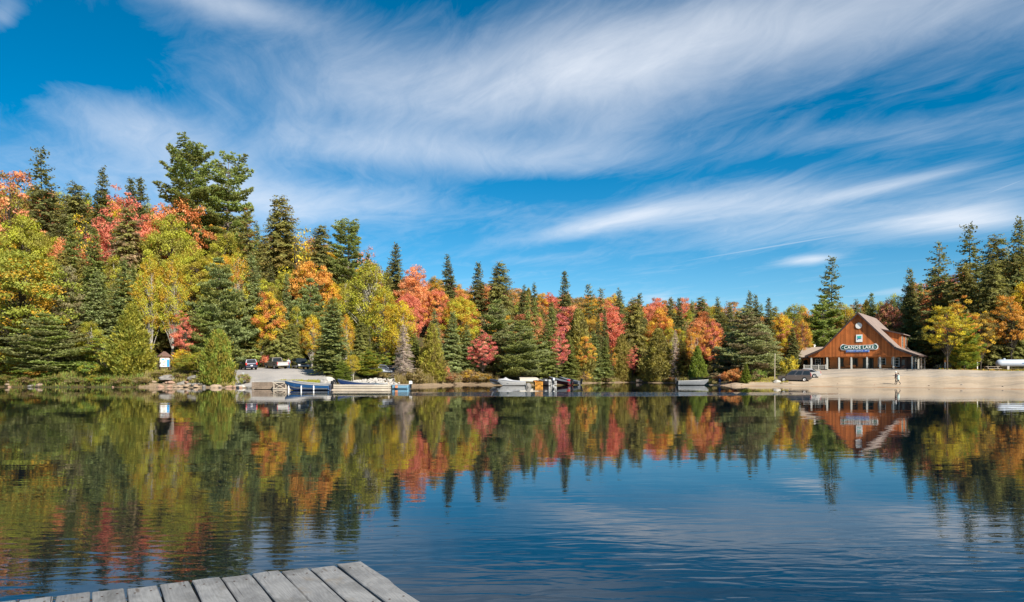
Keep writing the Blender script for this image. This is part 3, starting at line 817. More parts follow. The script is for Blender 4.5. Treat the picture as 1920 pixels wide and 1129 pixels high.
 ('spruce', 1258, 557, 34, 34, 'dk', None, 0, 'dark ridge spruce straight above the aluminium boat stern'),
 ('spruce', 1275, 558, 36, 26, 'dk', None, 0, 'slimmer dark ridge spruce above the aluminium boat'),
 ('hemlock', 1316, 555, 34, 46, 'dk', 'hm', .4, 'broad dark ridge spruce left of the big grey green pine'),
 ('spruce', 1352, 555, 36, 34, 'dk', None, 0, 'dark ridge spruce over the left shoulder of the grey green pine'),
 ('spruce', 1372, 566, 36, 24, 'dk', None, 0, 'small dark ridge spruce over the grey green pine'),
 ('spruce', 1402, 544, 36, 40, 'dk', None, 0, 'tallest of the dark spruces over the grey green pine'),
 ('spruce', 1421, 548, 36, 32, 'dk', None, 0, 'second tallest dark spruce over the grey green pine'),
 ('spruce', 1438, 558, 36, 28, 'dk', None, 0, 'dark spruce over the right shoulder of the grey green pine'),
 ('pine', 1402, 578, 11, 112, 'pg', 'pb', .3, 'big grey green white pine left of the parked van'),
 ('pine', 1440, 610, 13, 74, 'pg', None, 0, 'smaller grey green pine behind the bare pole'),
 ('fir', 1364, 612, 14, 56, 'dk', 'gn', .4, 'dark fir in the shade left of the big grey green pine'),
 ('birch', 1302, 610, 12, 34, 'go', 'om', .4, 'orange gold tree above the bow of the aluminium boat'),
 ('maple', 1338, 597, 20, 44, 'om', 'co', .5, 'orange red maple left of the big grey green pine'),
 ('maple', 1318, 582, 28, 40, 'co', 'om', .5, 'coral orange maple below the broad dark ridge spruce'),
 ('cedar', 1308, 650, 5, 34, 'cg', 'gr', .4, 'fresh green cedar behind the bow of the aluminium boat'),
 ('fir', 1276, 640, 4, 36, 'hm', None, 0, 'dull fir beside the bare stems behind the aluminium boat'),
 ('dead', 1266, 618, 3, 30, 'br', None, 0, 'grey leafless stem behind the aluminium boat'),
 ('maple', 1462, 586, 44, 50, 'ye', 'go', .5, 'yellow maple right of the big grey green pine'),
 ('maple', 1480, 610, 36, 50, 'ye', 'pk', .4, 'yellow and pink maple left of the lodge'),
 ('birch', 1492, 568, 52, 58, 'gy', 'yg', .4, 'tall pale green poplar left of the lodge'),
 ('fir', 1489, 613, 30, 34, 'dk', None, 0, 'small dark fir left of the lodge wing'),
 ('birch', 1506, 598, 34, 34, 'go', 'ru', .4, 'rusty gold birch with a bare stem beside the lodge wing'),
 ('pine', 1545, 553, 50, 92, 'pn', 'gr', .3, 'big green pine rising behind the lodge gable'),
 ('ragged', 1557, 480, 56, 42, 'dk', 'gn', .3, 'tall lone spruce spire behind the lodge'),
 ('birch', 1588, 572, 56, 36, 'yg', 'ye', .4, 'yellow green tree peeping over the lodge roof left of the peak'),
 ('spruce', 1604, 560, 62, 34, 'dk', None, 0, 'dark spruce right behind the lodge peak'),
 ('spruce', 1630, 549, 60, 38, 'gn', None, 0, 'green spruce behind the lodge ridge'),
 ('maple', 1662, 562, 58, 50, 'pk', 'ol', .4, 'pink maple above the lodge dormer'),
 ('hemlock', 1706, 552, 60, 68, 'hm', 'dk', .6, 'shaded dark hemlock at the right end of the lodge'),
 # --- right hand wood
 ('spruce', 1714, 497, 50, 58, 'dk', 'hm', .4, 'dark spruce at the left end of the right hand wood'),
 ('ragged', 1752, 452, 46, 88, 'dk', 'hm', .4, 'ragged wide spruce of the right hand wood'),
 ('ragged', 1824, 417, 50, 50, 'dk', None, 0, 'tall narrow spruce of the right hand wood'),
 ('spruce', 1903, 404, 50, 66, 'dk', 'hm', .4, 'tallest spruce at the right edge'),
 ('hemlock', 1868, 438, 54, 70, 'dk', 'hm', .5, 'flat topped hemlock between the two tallest right hand spruces'),
 ('hemlock', 1806, 492, 44, 76, 'ol', 'hm', .5, 'olive crown in the middle of the right hand wood'),
 ('hemlock', 1862, 488, 42, 100, 'hm', 'dk', .4, 'broad dark hemlock above the gas tank'),
 ('openmaple', 1776, 572, 22, 82, 'ye', 'gy', .45, 'yellow maple right of the lodge with its stem showing'),
 ('pine', 1808, 588, 24, 56, 'gr', 'yg', .35, 'light green sapling pine beside the yellow maple'),
 ('openmaple', 1793, 554, 34, 46, 'go', 'om', .4, 'orange gold maple crown behind the yellow maple'),
 ('openmaple', 1838, 582, 36, 56, 'go', 'ol', .6, 'olive gold maple left of the gas tank'),
 ('openmaple', 1896, 552, 39, 74, 'om', 'go', .5, 'orange maple above the gas tank at the right edge'),
 ('hemlock', 1908, 590, 42, 60, 'hm', 'gn', .5, 'low dark hemlock behind the gas tank'),
 ('openmaple', 1704, 580, 62, 46, 'om', 'go', .4, 'small orange maple at the right end of the lodge'),
]
for (kind, u, vt, d, w, col, tint, amt, lab) in T:
    plant(kind, u, vt, float(shore(u)) + d, w, col, lab, tint, amt)
HAND = list(TREES)

# ------------------------------------------------------------------ the wood between them
_vu = [-260, 0, 100, 200, 300, 450, 580, 650, 720, 800, 900, 1000, 1100, 1250, 1400, 1500, 1600, 1680, 1720, 1800, 1920, 2200]
_vv = [340, 350, 352, 352, 395, 405, 440, 470, 508, 524, 531, 543, 550, 561, 564, 568, 570, 545, 515, 500, 470, 450]
FILL = {'conifer': [('spruce', 'dk'), ('spruce', 'gn'), ('hemlock', 'hm'), ('fir', 'gn'), ('spruce', 'bl'), ('hemlock', 'ol'), ('cedar', 'ol')],
        'yellow': [('maple', 'yg'), ('birch', 'yg'), ('maple', 'gy'), ('birch', 'ye'), ('maple', 'ye')],
        'orange': [('maple', 'om'), ('maple', 'co'), ('maple', 'go'), ('maple', 'rd'), ('openmaple', 'ru'), ('sparse', 'br')]}
CW = {'dk': 'dark green', 'gn': 'green', 'hm': 'dull green', 'bl': 'blue green', 'ol': 'olive', 'yg': 'yellow green', 'gy': 'fresh green', 'ye': 'yellow', 'om': 'orange', 'co': 'coral', 'go': 'golden', 'rd': 'red', 'ru': 'rusty', 'br': 'brownish'}
KW = {'spruce': 'spruce', 'hemlock': 'hemlock', 'fir': 'fir', 'cedar': 'cedar', 'maple': 'maple', 'birch': 'birch', 'openmaple': 'maple', 'sparse': 'thin maple'}
rf = np.random.default_rng(21)


import re
HEADS = {}
for t_ in T:
    hd = re.split(r',| (?:on|at|of|in|beside|below|above|behind|between|under|left|right|with|just|near|before|over|straight|rising|standing|reaching|hanging|high|glowing|peeping) ', t_[8] + ' ')[0].strip()
    HEADS.setdefault(hd, []).append(t_)
REFS = [(v[0][1], v[0][2], k) for k, v in HEADS.items() if len(v) == 1 and 3 <= len(k.split()) <= 7]
SEEN = {}


def fill_label(kind, col, u, vt):
    for ru, rv, rn in sorted(REFS, key=lambda r: (r[0] - u) ** 2 + 1.6 * (r[1] - vt) ** 2)[:9]:
        rel = ('just left of' if u < ru - 12 else 'just right of' if u > ru + 12 else 'rising behind' if vt < rv else 'close below')
        lab = '%s %s %s the %s' % (CW[col], KW[kind], rel, rn)
        if lab not in SEEN: break
    SEEN[lab] = (u, vt)
    return lab


def zone_name(u, f):
    side = 'the left hill' if u < 700 else 'the middle ridge' if u < 1320 else 'the slope left of the lodge' if u < 1500 else 'the ground behind the lodge' if u < 1690 else 'the right hand wood'
    return ('low on ' if f < .5 else 'half way up ' if f < .85 else 'along the top of ') + side


nfill = 0
for (d, f, du) in ((84, 1.0, 27), (66, .97, 29), (54, .88, 30), (44, .77, 31), (34, .65, 32), (25, .53, 33), (16, .40, 36), (9, .27, 38), (5.5, .16, 40)):
    u = -150.0 + rf.uniform(0, 20)
    while u < 2080:
        u += du * rf.uniform(0.75, 1.25) * (0.58 if 740 < u < 1340 and f > .45 else 0.9)
        dmin = np.interp(u, [395, 425, 625, 640, 698, 700, 765, 770, 1370, 1385, 1480, 1500, 1740, 1760, 2000], [4, 27, 27, 10, 10, 16, 16, 4, 4, 26, 26, 50, 50, 43, 43])
        dd_ = d + rf.uniform(-3, 3)
        if dd_ < dmin or (284 < u < 345 and dd_ < 13): continue
        if 1490 < u < 1745 and f < .7: continue
        Y = float(shore(u)) + dd_
        vt = V0 - f * (V0 - np.interp(u, _vu, _vv)) + rf.uniform(-4, 16)
        wts = (.46, .44, .10) if u < 700 else ((.16, .30, .54) if f > .5 else (.62, .18, .20)) if u < 1320 else (.52, .28, .20) if u < 1700 else (.70, .12, .18)
        fam = ('conifer', 'yellow', 'orange')[int(rf.choice(3, p=wts))]
        kind, col = FILL[fam][int(rf.integers(len(FILL[fam])))]
        w = rf.uniform(34, 50) * (1.15 if fam != 'conifer' else 1.0)
        if u < 700: w *= 1.15
        elif u < 1340 and f > .45: w *= 0.78
        hide = False
        for (hu, hv, hY, hw) in HAND:
            if hY > Y + 1 and abs(hu - u) < 0.36 * (hw + w) and vt < hv + 0.55 * hw + 30 and vt > hv - 60: hide = True; break
            if abs(hY - Y) < 4 and abs(hu - u) < 0.3 * hw: hide = True; break
        if hide: continue
        b = gnd(u, Y)
        if CH + (V0 - vt) / F * Y - b.z < (4.5 if f > .2 else 2.2): continue
        zn = zone_name(u, f)
        second = {'dk': 'hm', 'gn': 'pn', 'hm': 'ol', 'bl': 'gn', 'ol': 'hm', 'yg': 'ol', 'gy': 'yg', 'ye': 'go', 'om': 'ru', 'co': 'om', 'go': 'ye', 'rd': 'ru', 'ru': 'ol', 'br': 'om'}[col]
        plant(kind, u, vt, Y, w, col, fill_label(kind, col, u, vt), second, rf.uniform(.2, .55), 'trees ' + zn)
        nfill += 1
print('hand trees', len(HAND), 'fill', nfill)

# ------------------------------------------------------------------ shrubs
SH = [
 (345, 653, 12, 44, 'ye', 'go', .4, 'yellow bush beside the kiosk'), (368, 668, 11, 30, 'gy', 'ye', .4, 'pale green bush between kiosk and round cedar'),
 (300, 694, 3.0, 44, 'br', 'gy', .4, 'brown and green weeds on the bank under the kiosk'), (338, 698, 2.6, 34, 'gy', 'br', .5, 'green weeds on the bank right of the kiosk'),
 (170, 678, 4.0, 60, 'gr', 'yg', .4, 'low green bush at the water left of the tall cedar'), (60, 690, 3.2, 74, 'gr', 'go', .2, 'low green bush under the bushy pine'), (8, 650, 4.0, 70, 'gy', 'ye', .35, 'yellow green bush at the left edge by the water'),
 (500, 664, 28.5, 22, 'co', 'rd', .4, 'small red orange bush behind the pickup cab'), (598, 682, 17, 26, 'ru', 'br', .5, 'rusty bush right of the dark minivan'),
 (776, 690, 2.6, 50, 'br', 'ol', .5, 'brown brush at the foot of the dead spruce'), (716, 698, 5.5, 36, 'br', 'ol', .5, 'brown brush below the silver sedans'), (838, 694, 3.2, 54, 'br', 'ru', .4, 'russet brush right of the olive cedar'),
 (880, 692, 2.6, 50, 'go', 'br', .6, 'golden brown brush on the sandy point'), (912, 700, 2.6, 44, 'br', 'ye', .4, 'dry brush at the tip of the sandy point'), (836, 686, 4, 16, 'co', None, 0, 'small orange bush at the foot of the blue green spruces'),
 (1094, 696, 2.6, 30, 'go', 'br', .5, 'gold brown bush behind the silver outboard boat'), (1130, 703, 2.2, 44, 'ol', 'br', .4, 'olive brush on the middle shore'),
 (1262, 706, 2.2, 40, 'br', 'ru', .5, 'brown brush behind the aluminium boat stern'), (1310, 706, 3.2, 44, 'br', 'ol', .5, 'brown brush behind the aluminium boat bow'),
 (1374, 690, 5, 46, 'ru', 'om', .4, 'reddish bush left of the bright green shoreline spruce'), (1352, 695, 5, 36, 'br', 'ru', .4, 'dark brush behind the angler'),
 (1418, 690, 7, 34, 'gr', 'br', .4, 'green bush right of the bright green shoreline spruce'), (1480, 666, 14, 36, 'ye', 'gy', .5, 'yellow bush behind the parked van'),
 (1794, 690, 25, 30, 'go', 'br', .5, 'gold bush at the foot of the yellow maple'),
 (14, 702, 1.1, 46, 'gr', 'ol', .5, 'low leafy bush at the waterline in the far left corner'), (52, 706, 0.9, 44, 'ol', 'br', .4, 'low olive bush at the waterline under the bushy pine, its left side'), (100, 704, 1.0, 50, 'gr', 'hm', .5, 'low dark bush dipping into the water under the bushy pine'),
 (142, 707, 0.9, 40, 'br', 'gr', .5, 'brown and green bush at the waterline right of the bushy pine'), (182, 703, 1.0, 46, 'gr', 'yg', .4, 'fresh green bush at the waterline left of the tall yellow green cedar'), (226, 708, 0.9, 36, 'ol', 'br', .5, 'low olive brush at the foot of the tall yellow green cedar'), (264, 706, 1.0, 30, 'br', 'ol', .4, 'brown brush right of the tall yellow green cedar'),
 (457, 700, 4.6, 26, 'gy', 'br', .4, 'grassy tuft beside the boat ramp'),
]
for (u, vt, d, w, col, tint, amt, lab) in SH:
    plant('shrub', u, vt, float(shore(u)) + d, w, col, lab, tint, amt)
plant('fir', 1396, 682, float(shore(1396)) + 4.5, 34, 'cg', 'bright green young spruce on the shore left of the lawn', None, 0)


# ------------------------------------------------------------------ grass and brush along the water
def grass(name, label, u0, u1, d0, d1, n, hgt, cols, seed):
    g = np.random.default_rng(seed)
    u = g.uniform(u0, u1, n); d = d0 + (d1 - d0) * g.uniform(0, 1, n)
    Y = shore(u) + d
    base = np.stack([(u - U0) / F * Y, Y, Hud(u, Y)], 1)
    ph = g.uniform(0, 6.28, n); ln = hgt * g.uniform(0.5, 1.3, n)
    patch = 0.55 + 0.6 * (np.sin(u * 0.31) * np.sin(u * 0.083 + 1) > -0.2)
    ln *= patch
    dv = np.stack([np.cos(ph) * 0.35, np.sin(ph) * 0.35, np.ones(n)], 1); A = dv * ln[:, None] / 2
    B = np.stack([-np.sin(ph), np.cos(ph), np.zeros(n)], 1) * 0.035
    me = card_mesh(name, base + A * 0.95, A, B, g.uniform(0, 1, n), g.uniform(0, 1, n), M_LEAF)
    o = link(bpy.data.objects.new(name, me))
    o.color = (*PAL[cols[0]], 1); o['tint'] = [float(x) for x in PAL[cols[1]]]; o['tint_amount'] = 0.5
    return tag(o, label, 'grass', kind='stuff')


grass('shore_grass', 'dry grass on the bank below the kiosk', 268, 440, 1.6, 6.5, 5000, 0.55, ('br', 'gy'), 1)
grass('shore_grass', 'brown and green grass on the sandy point', 742, 935, 2.0, 7, 9000, 0.9, ('br', 'ol'), 2)
grass('shore_grass', 'dry reeds along the head of the bay', 1075, 1345, 1.2, 4.5, 9000, 0.7, ('br', 'gy'), 3)
grass('shore_grass', 'short grass on the strip behind the blue boats', 520, 612, 2.6, 8, 5000, 0.16, ('gy', 'yg'), 4)
grass('shore_grass', 'short dry grass on the lawn left of the beach', 1400, 1478, 5.5, 14, 4000, 0.14, ('yg', 'br'), 5)
grass('shore_grass', 'ferns and grass under the trees at the far left', -60, 272, 0.05, 7, 11000, 0.5, ('gr', 'ol'), 6)
grass('shore_grass', 'grass and fallen leaves round the gas tank', 1760, 1990, 22, 34, 5000, 0.2, ('gr', 'go'), 7)
# ================================================================== the lodge
def wood_mat(name, c1, c2, scale=(9, 9, 0.7), rough=0.65, boards=0.0):
    m = bpy.data.materials.new(name); m.use_nodes = True
    n = NT(m.node_tree); p = m.node_tree.nodes['Principled BSDF']
    co = n.n('ShaderNodeTexCoord').outputs['Object']
    g1 = n.noise(n.mapping(co, sc=scale), 1.0, 6, 0.6, 0.6); g2 = n.noise(co, 0.55, 4, 0.6)
    c = n.mix(n.rng(g1, 0.3, 0.7), c1, c2)
    v = n.rng(g2, 0.3, 0.7, 0.78, 1.2)
    if boards:
        x = n.sep(co)[0]
        wn = n.n('ShaderNodeTexWhiteNoise', noise_dimensions='1D'); n.put(wn.inputs['W'], n.m('FLOOR', n.m('DIVIDE', x, boards)))
        v = n.m('MULTIPLY', v, n.rng(wn.outputs[0], 0, 1, 0.72, 1.22))
    n.put(p.inputs['Base Color'], n.hsv(c, 0.5, 1.0, v))
    p.inputs['Roughness'].default_value = rough; p.inputs['Specular IOR Level'].default_value = 0.25
    b = n.n('ShaderNodeBump'); b.inputs['Strength'].default_value = 0.3; b.inputs['Distance'].default_value = 0.01
    n.put(b.inputs['Height'], g1); n.put(p.inputs['Normal'], b.outputs[0])
    return m


M_SIDING = wood_mat('stained_siding', (0.37, 0.104, 0.027), (0.46, 0.148, 0.040), (7, 7, 0.35), 0.6, 0.27)
M_SIDE2 = wood_mat('stained_wall', (0.56, 0.19, 0.062), (0.64, 0.245, 0.08), (0.5, 6, 7))
M_DARKW = mat('dark_stain_and_shade', (0.06, 0.025, 0.014), 0.6, var=0.2)  # dark stain, also used to paint the shade in the porch recesses
M_SHING = ground_mat('shingles', (0.26, 0.203, 0.175), (0.21, 0.162, 0.14), (0.305, 0.243, 0.21), 0.6, 5.0, 0.5)
M_FASC = mat('fascia_brown', (0.062, 0.040, 0.035), 0.5, var=0.15)
M_POST = mat('post_grey', (0.50, 0.49, 0.44), 0.7, var=0.12, vscale=3)
M_CONC = mat('concrete', (0.36, 0.34, 0.315), 0.85, var=0.2, vscale=1.5, bump=0.3)
M_GLASS = mat('window_glass', (0.012, 0.016, 0.018), 0.12, spec=0.35)
M_WHITE = mat('white_paint', (0.76, 0.76, 0.74), 0.5, var=0.05)
M_GREEN = mat('sign_green', (0.014, 0.085, 0.070), 0.45)
M_BLUE = mat('sign_blue', (0.03, 0.10, 0.42), 0.45)
M_PALEB = mat('sign_pale_blue', (0.45, 0.58, 0.80), 0.45)
M_TEAL = mat('emblem_teal', (0.03, 0.45, 0.38), 0.45)
M_NAVY = mat('emblem_blue', (0.02, 0.12, 0.32), 0.45)
M_BLACK = mat('black', (0.012, 0.012, 0.013), 0.5)
M_CAR_GL = mat('vehicle_glass', (0.018, 0.022, 0.026), 0.08, spec=0.4)
M_TYRE = mat('tyre', (0.02, 0.02, 0.02), 0.85)
M_RIM = mat('rim', (0.55, 0.55, 0.56), 0.3, metal=0.7)
M_CHROME = mat('bumper_silver', (0.55, 0.55, 0.55), 0.35, metal=0.5)
M_RED = mat('tail_light', (0.55, 0.02, 0.015), 0.2, spec=0.6)
M_LAMP = mat('head_lamp', (0.75, 0.75, 0.72), 0.12, spec=0.8)
M_PLATE = mat('plate', (0.7, 0.7, 0.72), 0.4)
M_GREYW = wood_mat('weathered_timber', (0.40, 0.33, 0.25), (0.50, 0.43, 0.34), (0.6, 6, 8), 0.8)
M_CREAM = wood_mat('pale_timber', (0.42, 0.36, 0.28), (0.50, 0.44, 0.35), (0.5, 6, 8), 0.8)
M_ROCKS = [mat('rock_%s' % nm, c, 0.85, var=0.3, vscale=2.5, bump=0.5, bscale=6) for nm, c in (('tan', (0.30, 0.22, 0.15)), ('grey', (0.20, 0.185, 0.165)), ('pink', (0.32, 0.20, 0.14)))]
M_PALER = mat('rock_pale', (0.42, 0.39, 0.35), 0.85, var=0.22, vscale=2.5, bump=0.5, bscale=5)

TH = R(35)
LC = Vector((60.5, 130.0, 2.46))
lodge = empty('lodge', LC, -TH, 'orange brown timber lodge with steep gable roof and porch posts above the beach', 'building')
S0 = -0.2                                         # the ridge in local x
RW = 8.55                                         # half width of the eaves
prof = lambda s: np.interp(abs(s - S0), [0, 5.8, RW, 12], [9.9, 3.72, 2.58, 1.2])
DEPTH = 18.0
# slab with a step
MB().box((S0, 9.0, -0.35), (17.4, 18.6, 0.9)).build('floor_slab', M_CONC, lodge)
# vertical boards of the gable, each with its own depth
sd_ = MB(); rb = np.random.default_rng(5); s = S0 - 8.3
while s < S0 + 8.3:
    a, b = s, min(s + 0.262, S0 + 8.3); pa, pb_ = float(prof(a)) - 0.06, float(prof(b)) - 0.06
    y0 = -0.02 + rb.uniform(-0.012, 0.012)
    pts = [(a, y0, 2.42), (b, y0, 2.42), (b, y0, pb_), (a, y0, pa)]
    if a < S0 < b: pts.insert(3, (S0, y0, 9.84))
    sd_.prism(pts, (0, 0.10, 0)); s += 0.27
tag(sd_.build('gable_siding', M_SIDING, lodge), kind='stuff')
# soffit over the porch and beam
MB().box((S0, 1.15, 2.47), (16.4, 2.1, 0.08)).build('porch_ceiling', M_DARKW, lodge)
MB().box((S0, 0.15, 2.36), (16.5, 0.22, 0.12)).build('beam', M_SIDE2, lodge)
# roof: two curved slopes, with the flare at the eaves
for sg in (-1, 1):
    rows = []
    for dz_ in (0.0, 0.16):
        rows.append([(S0 + sg * x, y, float(np.interp(x, [0, 5.8, RW + .25], [9.9, 3.72, 2.46])) + dz_ + 0.02) for y in (-0.45, DEPTH) for x in (0, 1.5, 3, 4.6, 5.4, 5.8, 6.3, 7.2, RW + .25)])
    n9 = 9; up = rows[1]; lo = rows[0]
    mb = MB(); mb.grid([up[:n9], up[n9:]]); mb.grid([lo[:n9], lo[n9:]])
    mb.grid([lo[:n9], up[:n9]]); mb.grid([lo[n9:], up[n9:]]); mb.poly([lo[n9 - 1], lo[-1], up[-1], up[n9 - 1]])
    rf_ = mb.build('roof', M_SHING, lodge)
    # bargeboard
    bb = MB(); prev = None
    xs = [0, 5.8, RW + .27]; zs_ = [9.9, 3.72, 2.44]
    for k in range(2):
        p0 = (S0 + sg * xs[k], -0.47, zs_[k] + 0.20); p1 = (S0 + sg * xs[k + 1], -0.47, zs_[k + 1] + 0.20)
        q0 = (p0[0], -0.47, p0[2] - 0.36); q1 = (p1[0], -0.47, p1[2] - 0.36)
        bb.prism([p0, p1, q1, q0], (0, -0.06, 0))
    bb.build('bargeboard', M_FASC, rf_)
    MB().box((S0 + sg * (RW + .28), 8.8, 2.50), (0.05, 18.4, 0.26)).build('eaves_board', M_FASC, rf_)
# posts
s_of = lambda u: (lambda k: (k * LC.y - LC.x) / (math.cos(TH) + k * math.sin(TH)))((u - U0) / F)
POSTS = [s_of(u) for u in (1521, 1550.5, 1573, 1596, 1625.5, 1650, 1675, 1710)]
pm = MB().box((0, 0, 1.20), (0.24, 0.24, 2.2)).box((0, 0, 0.16), (0.32, 0.32, 0.12)).mesh('porch_post', M_POST)
for sx_ in POSTS:
    o = link(bpy.data.objects.new('porch_post', pm), lodge); o.location = (sx_, 0.18, 0)
for t_ in (4.2, 8.4, 12.6, 17.4):
    o = link(bpy.data.objects.new('porch_post', pm), lodge); o.location = (POSTS[-1], t_, 0)
# ground floor walls behind the porch
w1 = MB().box(((POSTS[1] + 5.55) / 2, 2.3, 1.25), (5.55 - POSTS[1], 0.2, 2.36)).box((6.2, 10.2, 1.25), (0.2, 15.4, 2.36)).box((-6.4, 10.2, 1.25), (0.2, 15.4, 2.36))
w1.build('wall', M_SIDE2, lodge)
MB().prism([(S0 - 6.3, 17.5, 0.08), (S0 + 6.3, 17.5, 0.08), (S0 + 6.3, 17.5, 3.2), (S0 + 5.7, 17.5, 3.65), (S0, 17.5, 9.7), (S0 - 5.7, 17.5, 3.65), (S0 - 6.3, 17.5, 3.2)], (0, 0.2, 0)).build('rear_wall', M_SIDING, lodge)
# shade of the side entry recess painted as a dark panel, right of the front wall
MB().box((6.85, 2.6, 1.25), (2.4, 0.15, 2.36)).build('entry_recess_shade', M_DARKW, lodge)


def window(parent, c, w, h, axis='x', nx=2, nz=3, frame=M_WHITE, name='window', glass=M_GLASS, proud=0.0):
    """frame, pane and glazing bars; axis is the direction of its width, it faces -y (axis x) or +x (axis y)"""
    def bx(m_, dx_, dz_, sx_, sz_, dep, off):
        if axis == 'x': m_.box((c[0] + dx_, c[1] - off, c[2] + dz_), (sx_, dep, sz_))
        else: m_.box((c[0] + off, c[1] + dx_, c[2] + dz_), (dep, sx_, sz_))
    f = MB(); t = 0.07
    bx(f, 0, h / 2, w + 2 * t, t, 0.10, 0.02); bx(f, 0, -h / 2, w + 2 * t, t, 0.12, 0.02)
    bx(f, -w / 2, 0, t, h - t, 0.10, 0.02); bx(f, w / 2, 0, t, h - t, 0.10, 0.02)
    o = f.build(name, frame, parent)
    g = MB(); bx(g, 0, 0, w - t, h - t, 0.02, 0.015); g.build('pane', glass, o)
    b = MB()
    for k in range(1, nx): bx(b, -w / 2 + k * w / nx, 0, 0.03, h - t, 0.02, 0.04)
    for k in range(1, nz): bx(b, 0, -h / 2 + k * h / nz, w - t, 0.03, 0.018, 0.042)
    if nx > 1 or nz > 1: b.build('glazing_bars', frame, o)
    return o


M_WFR = mat('window_frame_brown', (0.09, 0.06, 0.04), 0.6)
for u_, ww in ((1565, 0.95), (1590, 1.25), (1643, 1.15), (1668.5, 1.15)):
    window(lodge, (s_of(u_) + 0.55, 2.19, 1.40), ww, 1.45, frame=M_WFR if u_ < 1600 else M_WHITE)
window(lodge, (-7.5, 2.9, 1.45), 0.9, 1.2, frame=M_WHITE)
# main entrance: dark opening with a double glass door
dc_ = s_of(1617) + 0.55
d = MB().box((dc_, 2.19, 1.12), (1.75, 0.08, 2.06)).build('door', M_DARKW, lodge)
for sg in (-1, 1):
    MB().box((dc_ + sg * 0.42, 2.135, 1.15), (0.66, 0.03, 1.75)).build('door_pane', M_GLASS, d)
    MB().box((dc_ + sg * 0.06, 2.09, 1.10), (0.04, 0.05, 0.4)).build('handle', M_CHROME, d)
d = MB().box((6.5, 2.50, 1.10), (0.95, 0.06, 2.0)).build('door', mat('door_brown', (0.10, 0.045, 0.03), 0.5), lodge)
MB().box((6.5, 2.46, 1.35), (0.42, 0.03, 0.9)).build('door_pane', mat('door_pane', (0.10, 0.10, 0.11), 0.15), d)
d = MB().box((s_of(1543) + 0.4, 2.75, 1.12), (0.9, 0.08, 2.06)).build('door', mat('orange_door', (0.45, 0.19, 0.06), 0.5), lodge)
MB().box((s_of(1543) + 0.4, 2.70, 1.35), (0.6, 0.03, 1.2)).build('door_pane', M_GLASS, d)
MB().box((-7.4, 3.1, 1.25), (2.9, 0.2, 2.36)).build('recessed_wall', M_DARKW, lodge)  # shade of the left porch recess put into the dark wall colour
# sunlit stretch of the side porch wall, its light put into the ochre
MB().box((6.34, 4.3, 1.25), (0.06, 1.5, 2.2)).build('sunlit_wall_patch', mat('sunlit_wall_ochre', (0.55, 0.25, 0.04), 0.6, var=0.15), lodge)
# round attic window
rw = MB().lathe([(0.40, -0.09), (0.40, -0.03), (0.52, -0.03), (0.52, -0.14), (0.40, -0.14)], (S0 + 0.1, 0, 7.75), 28, 'y').build('round_window', M_WHITE, lodge)
MB().lathe([(0.42, -0.05), (0.42, -0.075)], (S0 + 0.1, 0, 7.75), 28, 'y').build('pane', mat('attic_pane', (0.42, 0.45, 0.50), 0.2), rw)
# dormer on the right slope
y0, y1 = 7.6, 15.8; sA, sB = S0 + 2.45, S0 + 5.65
rz_ = lambda x: float(prof(x)) + 0.10
dm = MB().prism([(sA, y0, rz_(sA)), (sB, y0, rz_(sB)), (sB, y0, 6.42), (sA, y0, 7.22)], (0, y1 - y0, 0)).build('dormer', M_SIDING, lodge)
MB().prism([(sA - .5, y0 - .3, 7.40), (sB + .45, y0 - .3, 6.36), (sB + .45, y0 - .3, 6.50), (sA - .5, y0 - .3, 7.54)], (0, y1 - y0 + .6, 0)).build('dormer_roof', M_SHING, dm)
MB().prism([(sA - .1, y0 - .36, 7.28), (sB + .47, y0 - .36, 6.27), (sB + .47, y0 - .36, 6.53), (sA - .1, y0 - .36, 7.54)], (0, 0.055, 0)).build('dormer_bargeboard', M_FASC, dm)
for yy_ in (y0 + 1.5, y0 + 5.9):
    window(dm, (sB + 0.01, yy_, 5.15), 1.5, 2.0, 'y', 2, 4, mat('dormer_frame', (0.42, 0.40, 0.33), 0.6))
# low wing on the left
wg = MB().box((-9.1, 8.0, 1.2), (3.6, 7.4, 2.5)).build('wing', M_SIDE2, lodge)
MB().prism([(-11.3, 3.5, 2.30), (-11.3, 8.0, 4.25), (-11.3, 12.5, 2.30), (-11.3, 12.5, 2.44), (-11.3, 8.0, 4.42), (-11.3, 3.5, 2.44)], (6.2, 0, 0)).build('wing_roof', mat('wing_shingles', (0.34, 0.27, 0.21), 0.9, var=0.12, vscale=6, bump=0.3), wg)
MB().box((-8.2, 3.44, 2.34), (6.2, 0.05, 0.2)).build('wing_fascia', M_FASC, wg)
MB().prism([(-10.9, 4.3, 2.4), (-10.9, 11.7, 2.4), (-10.9, 8.0, 4.1)], (0.1, 0, 0)).build('wing_gable', M_SIDING, wg)
MB().lathe([(0.16, 0), (0.16, 0.5), (0.24, 0.5), (0.24, 0.62), (0.05, 0.7)], (-9.4, 8.4, 4.2), 10).build('vent_pipe', M_WHITE, wg)
MB().box((-10.0, 4.22, 1.4), (0.7, 0.06, 0.9)).build('wing_window', M_GLASS, wg)


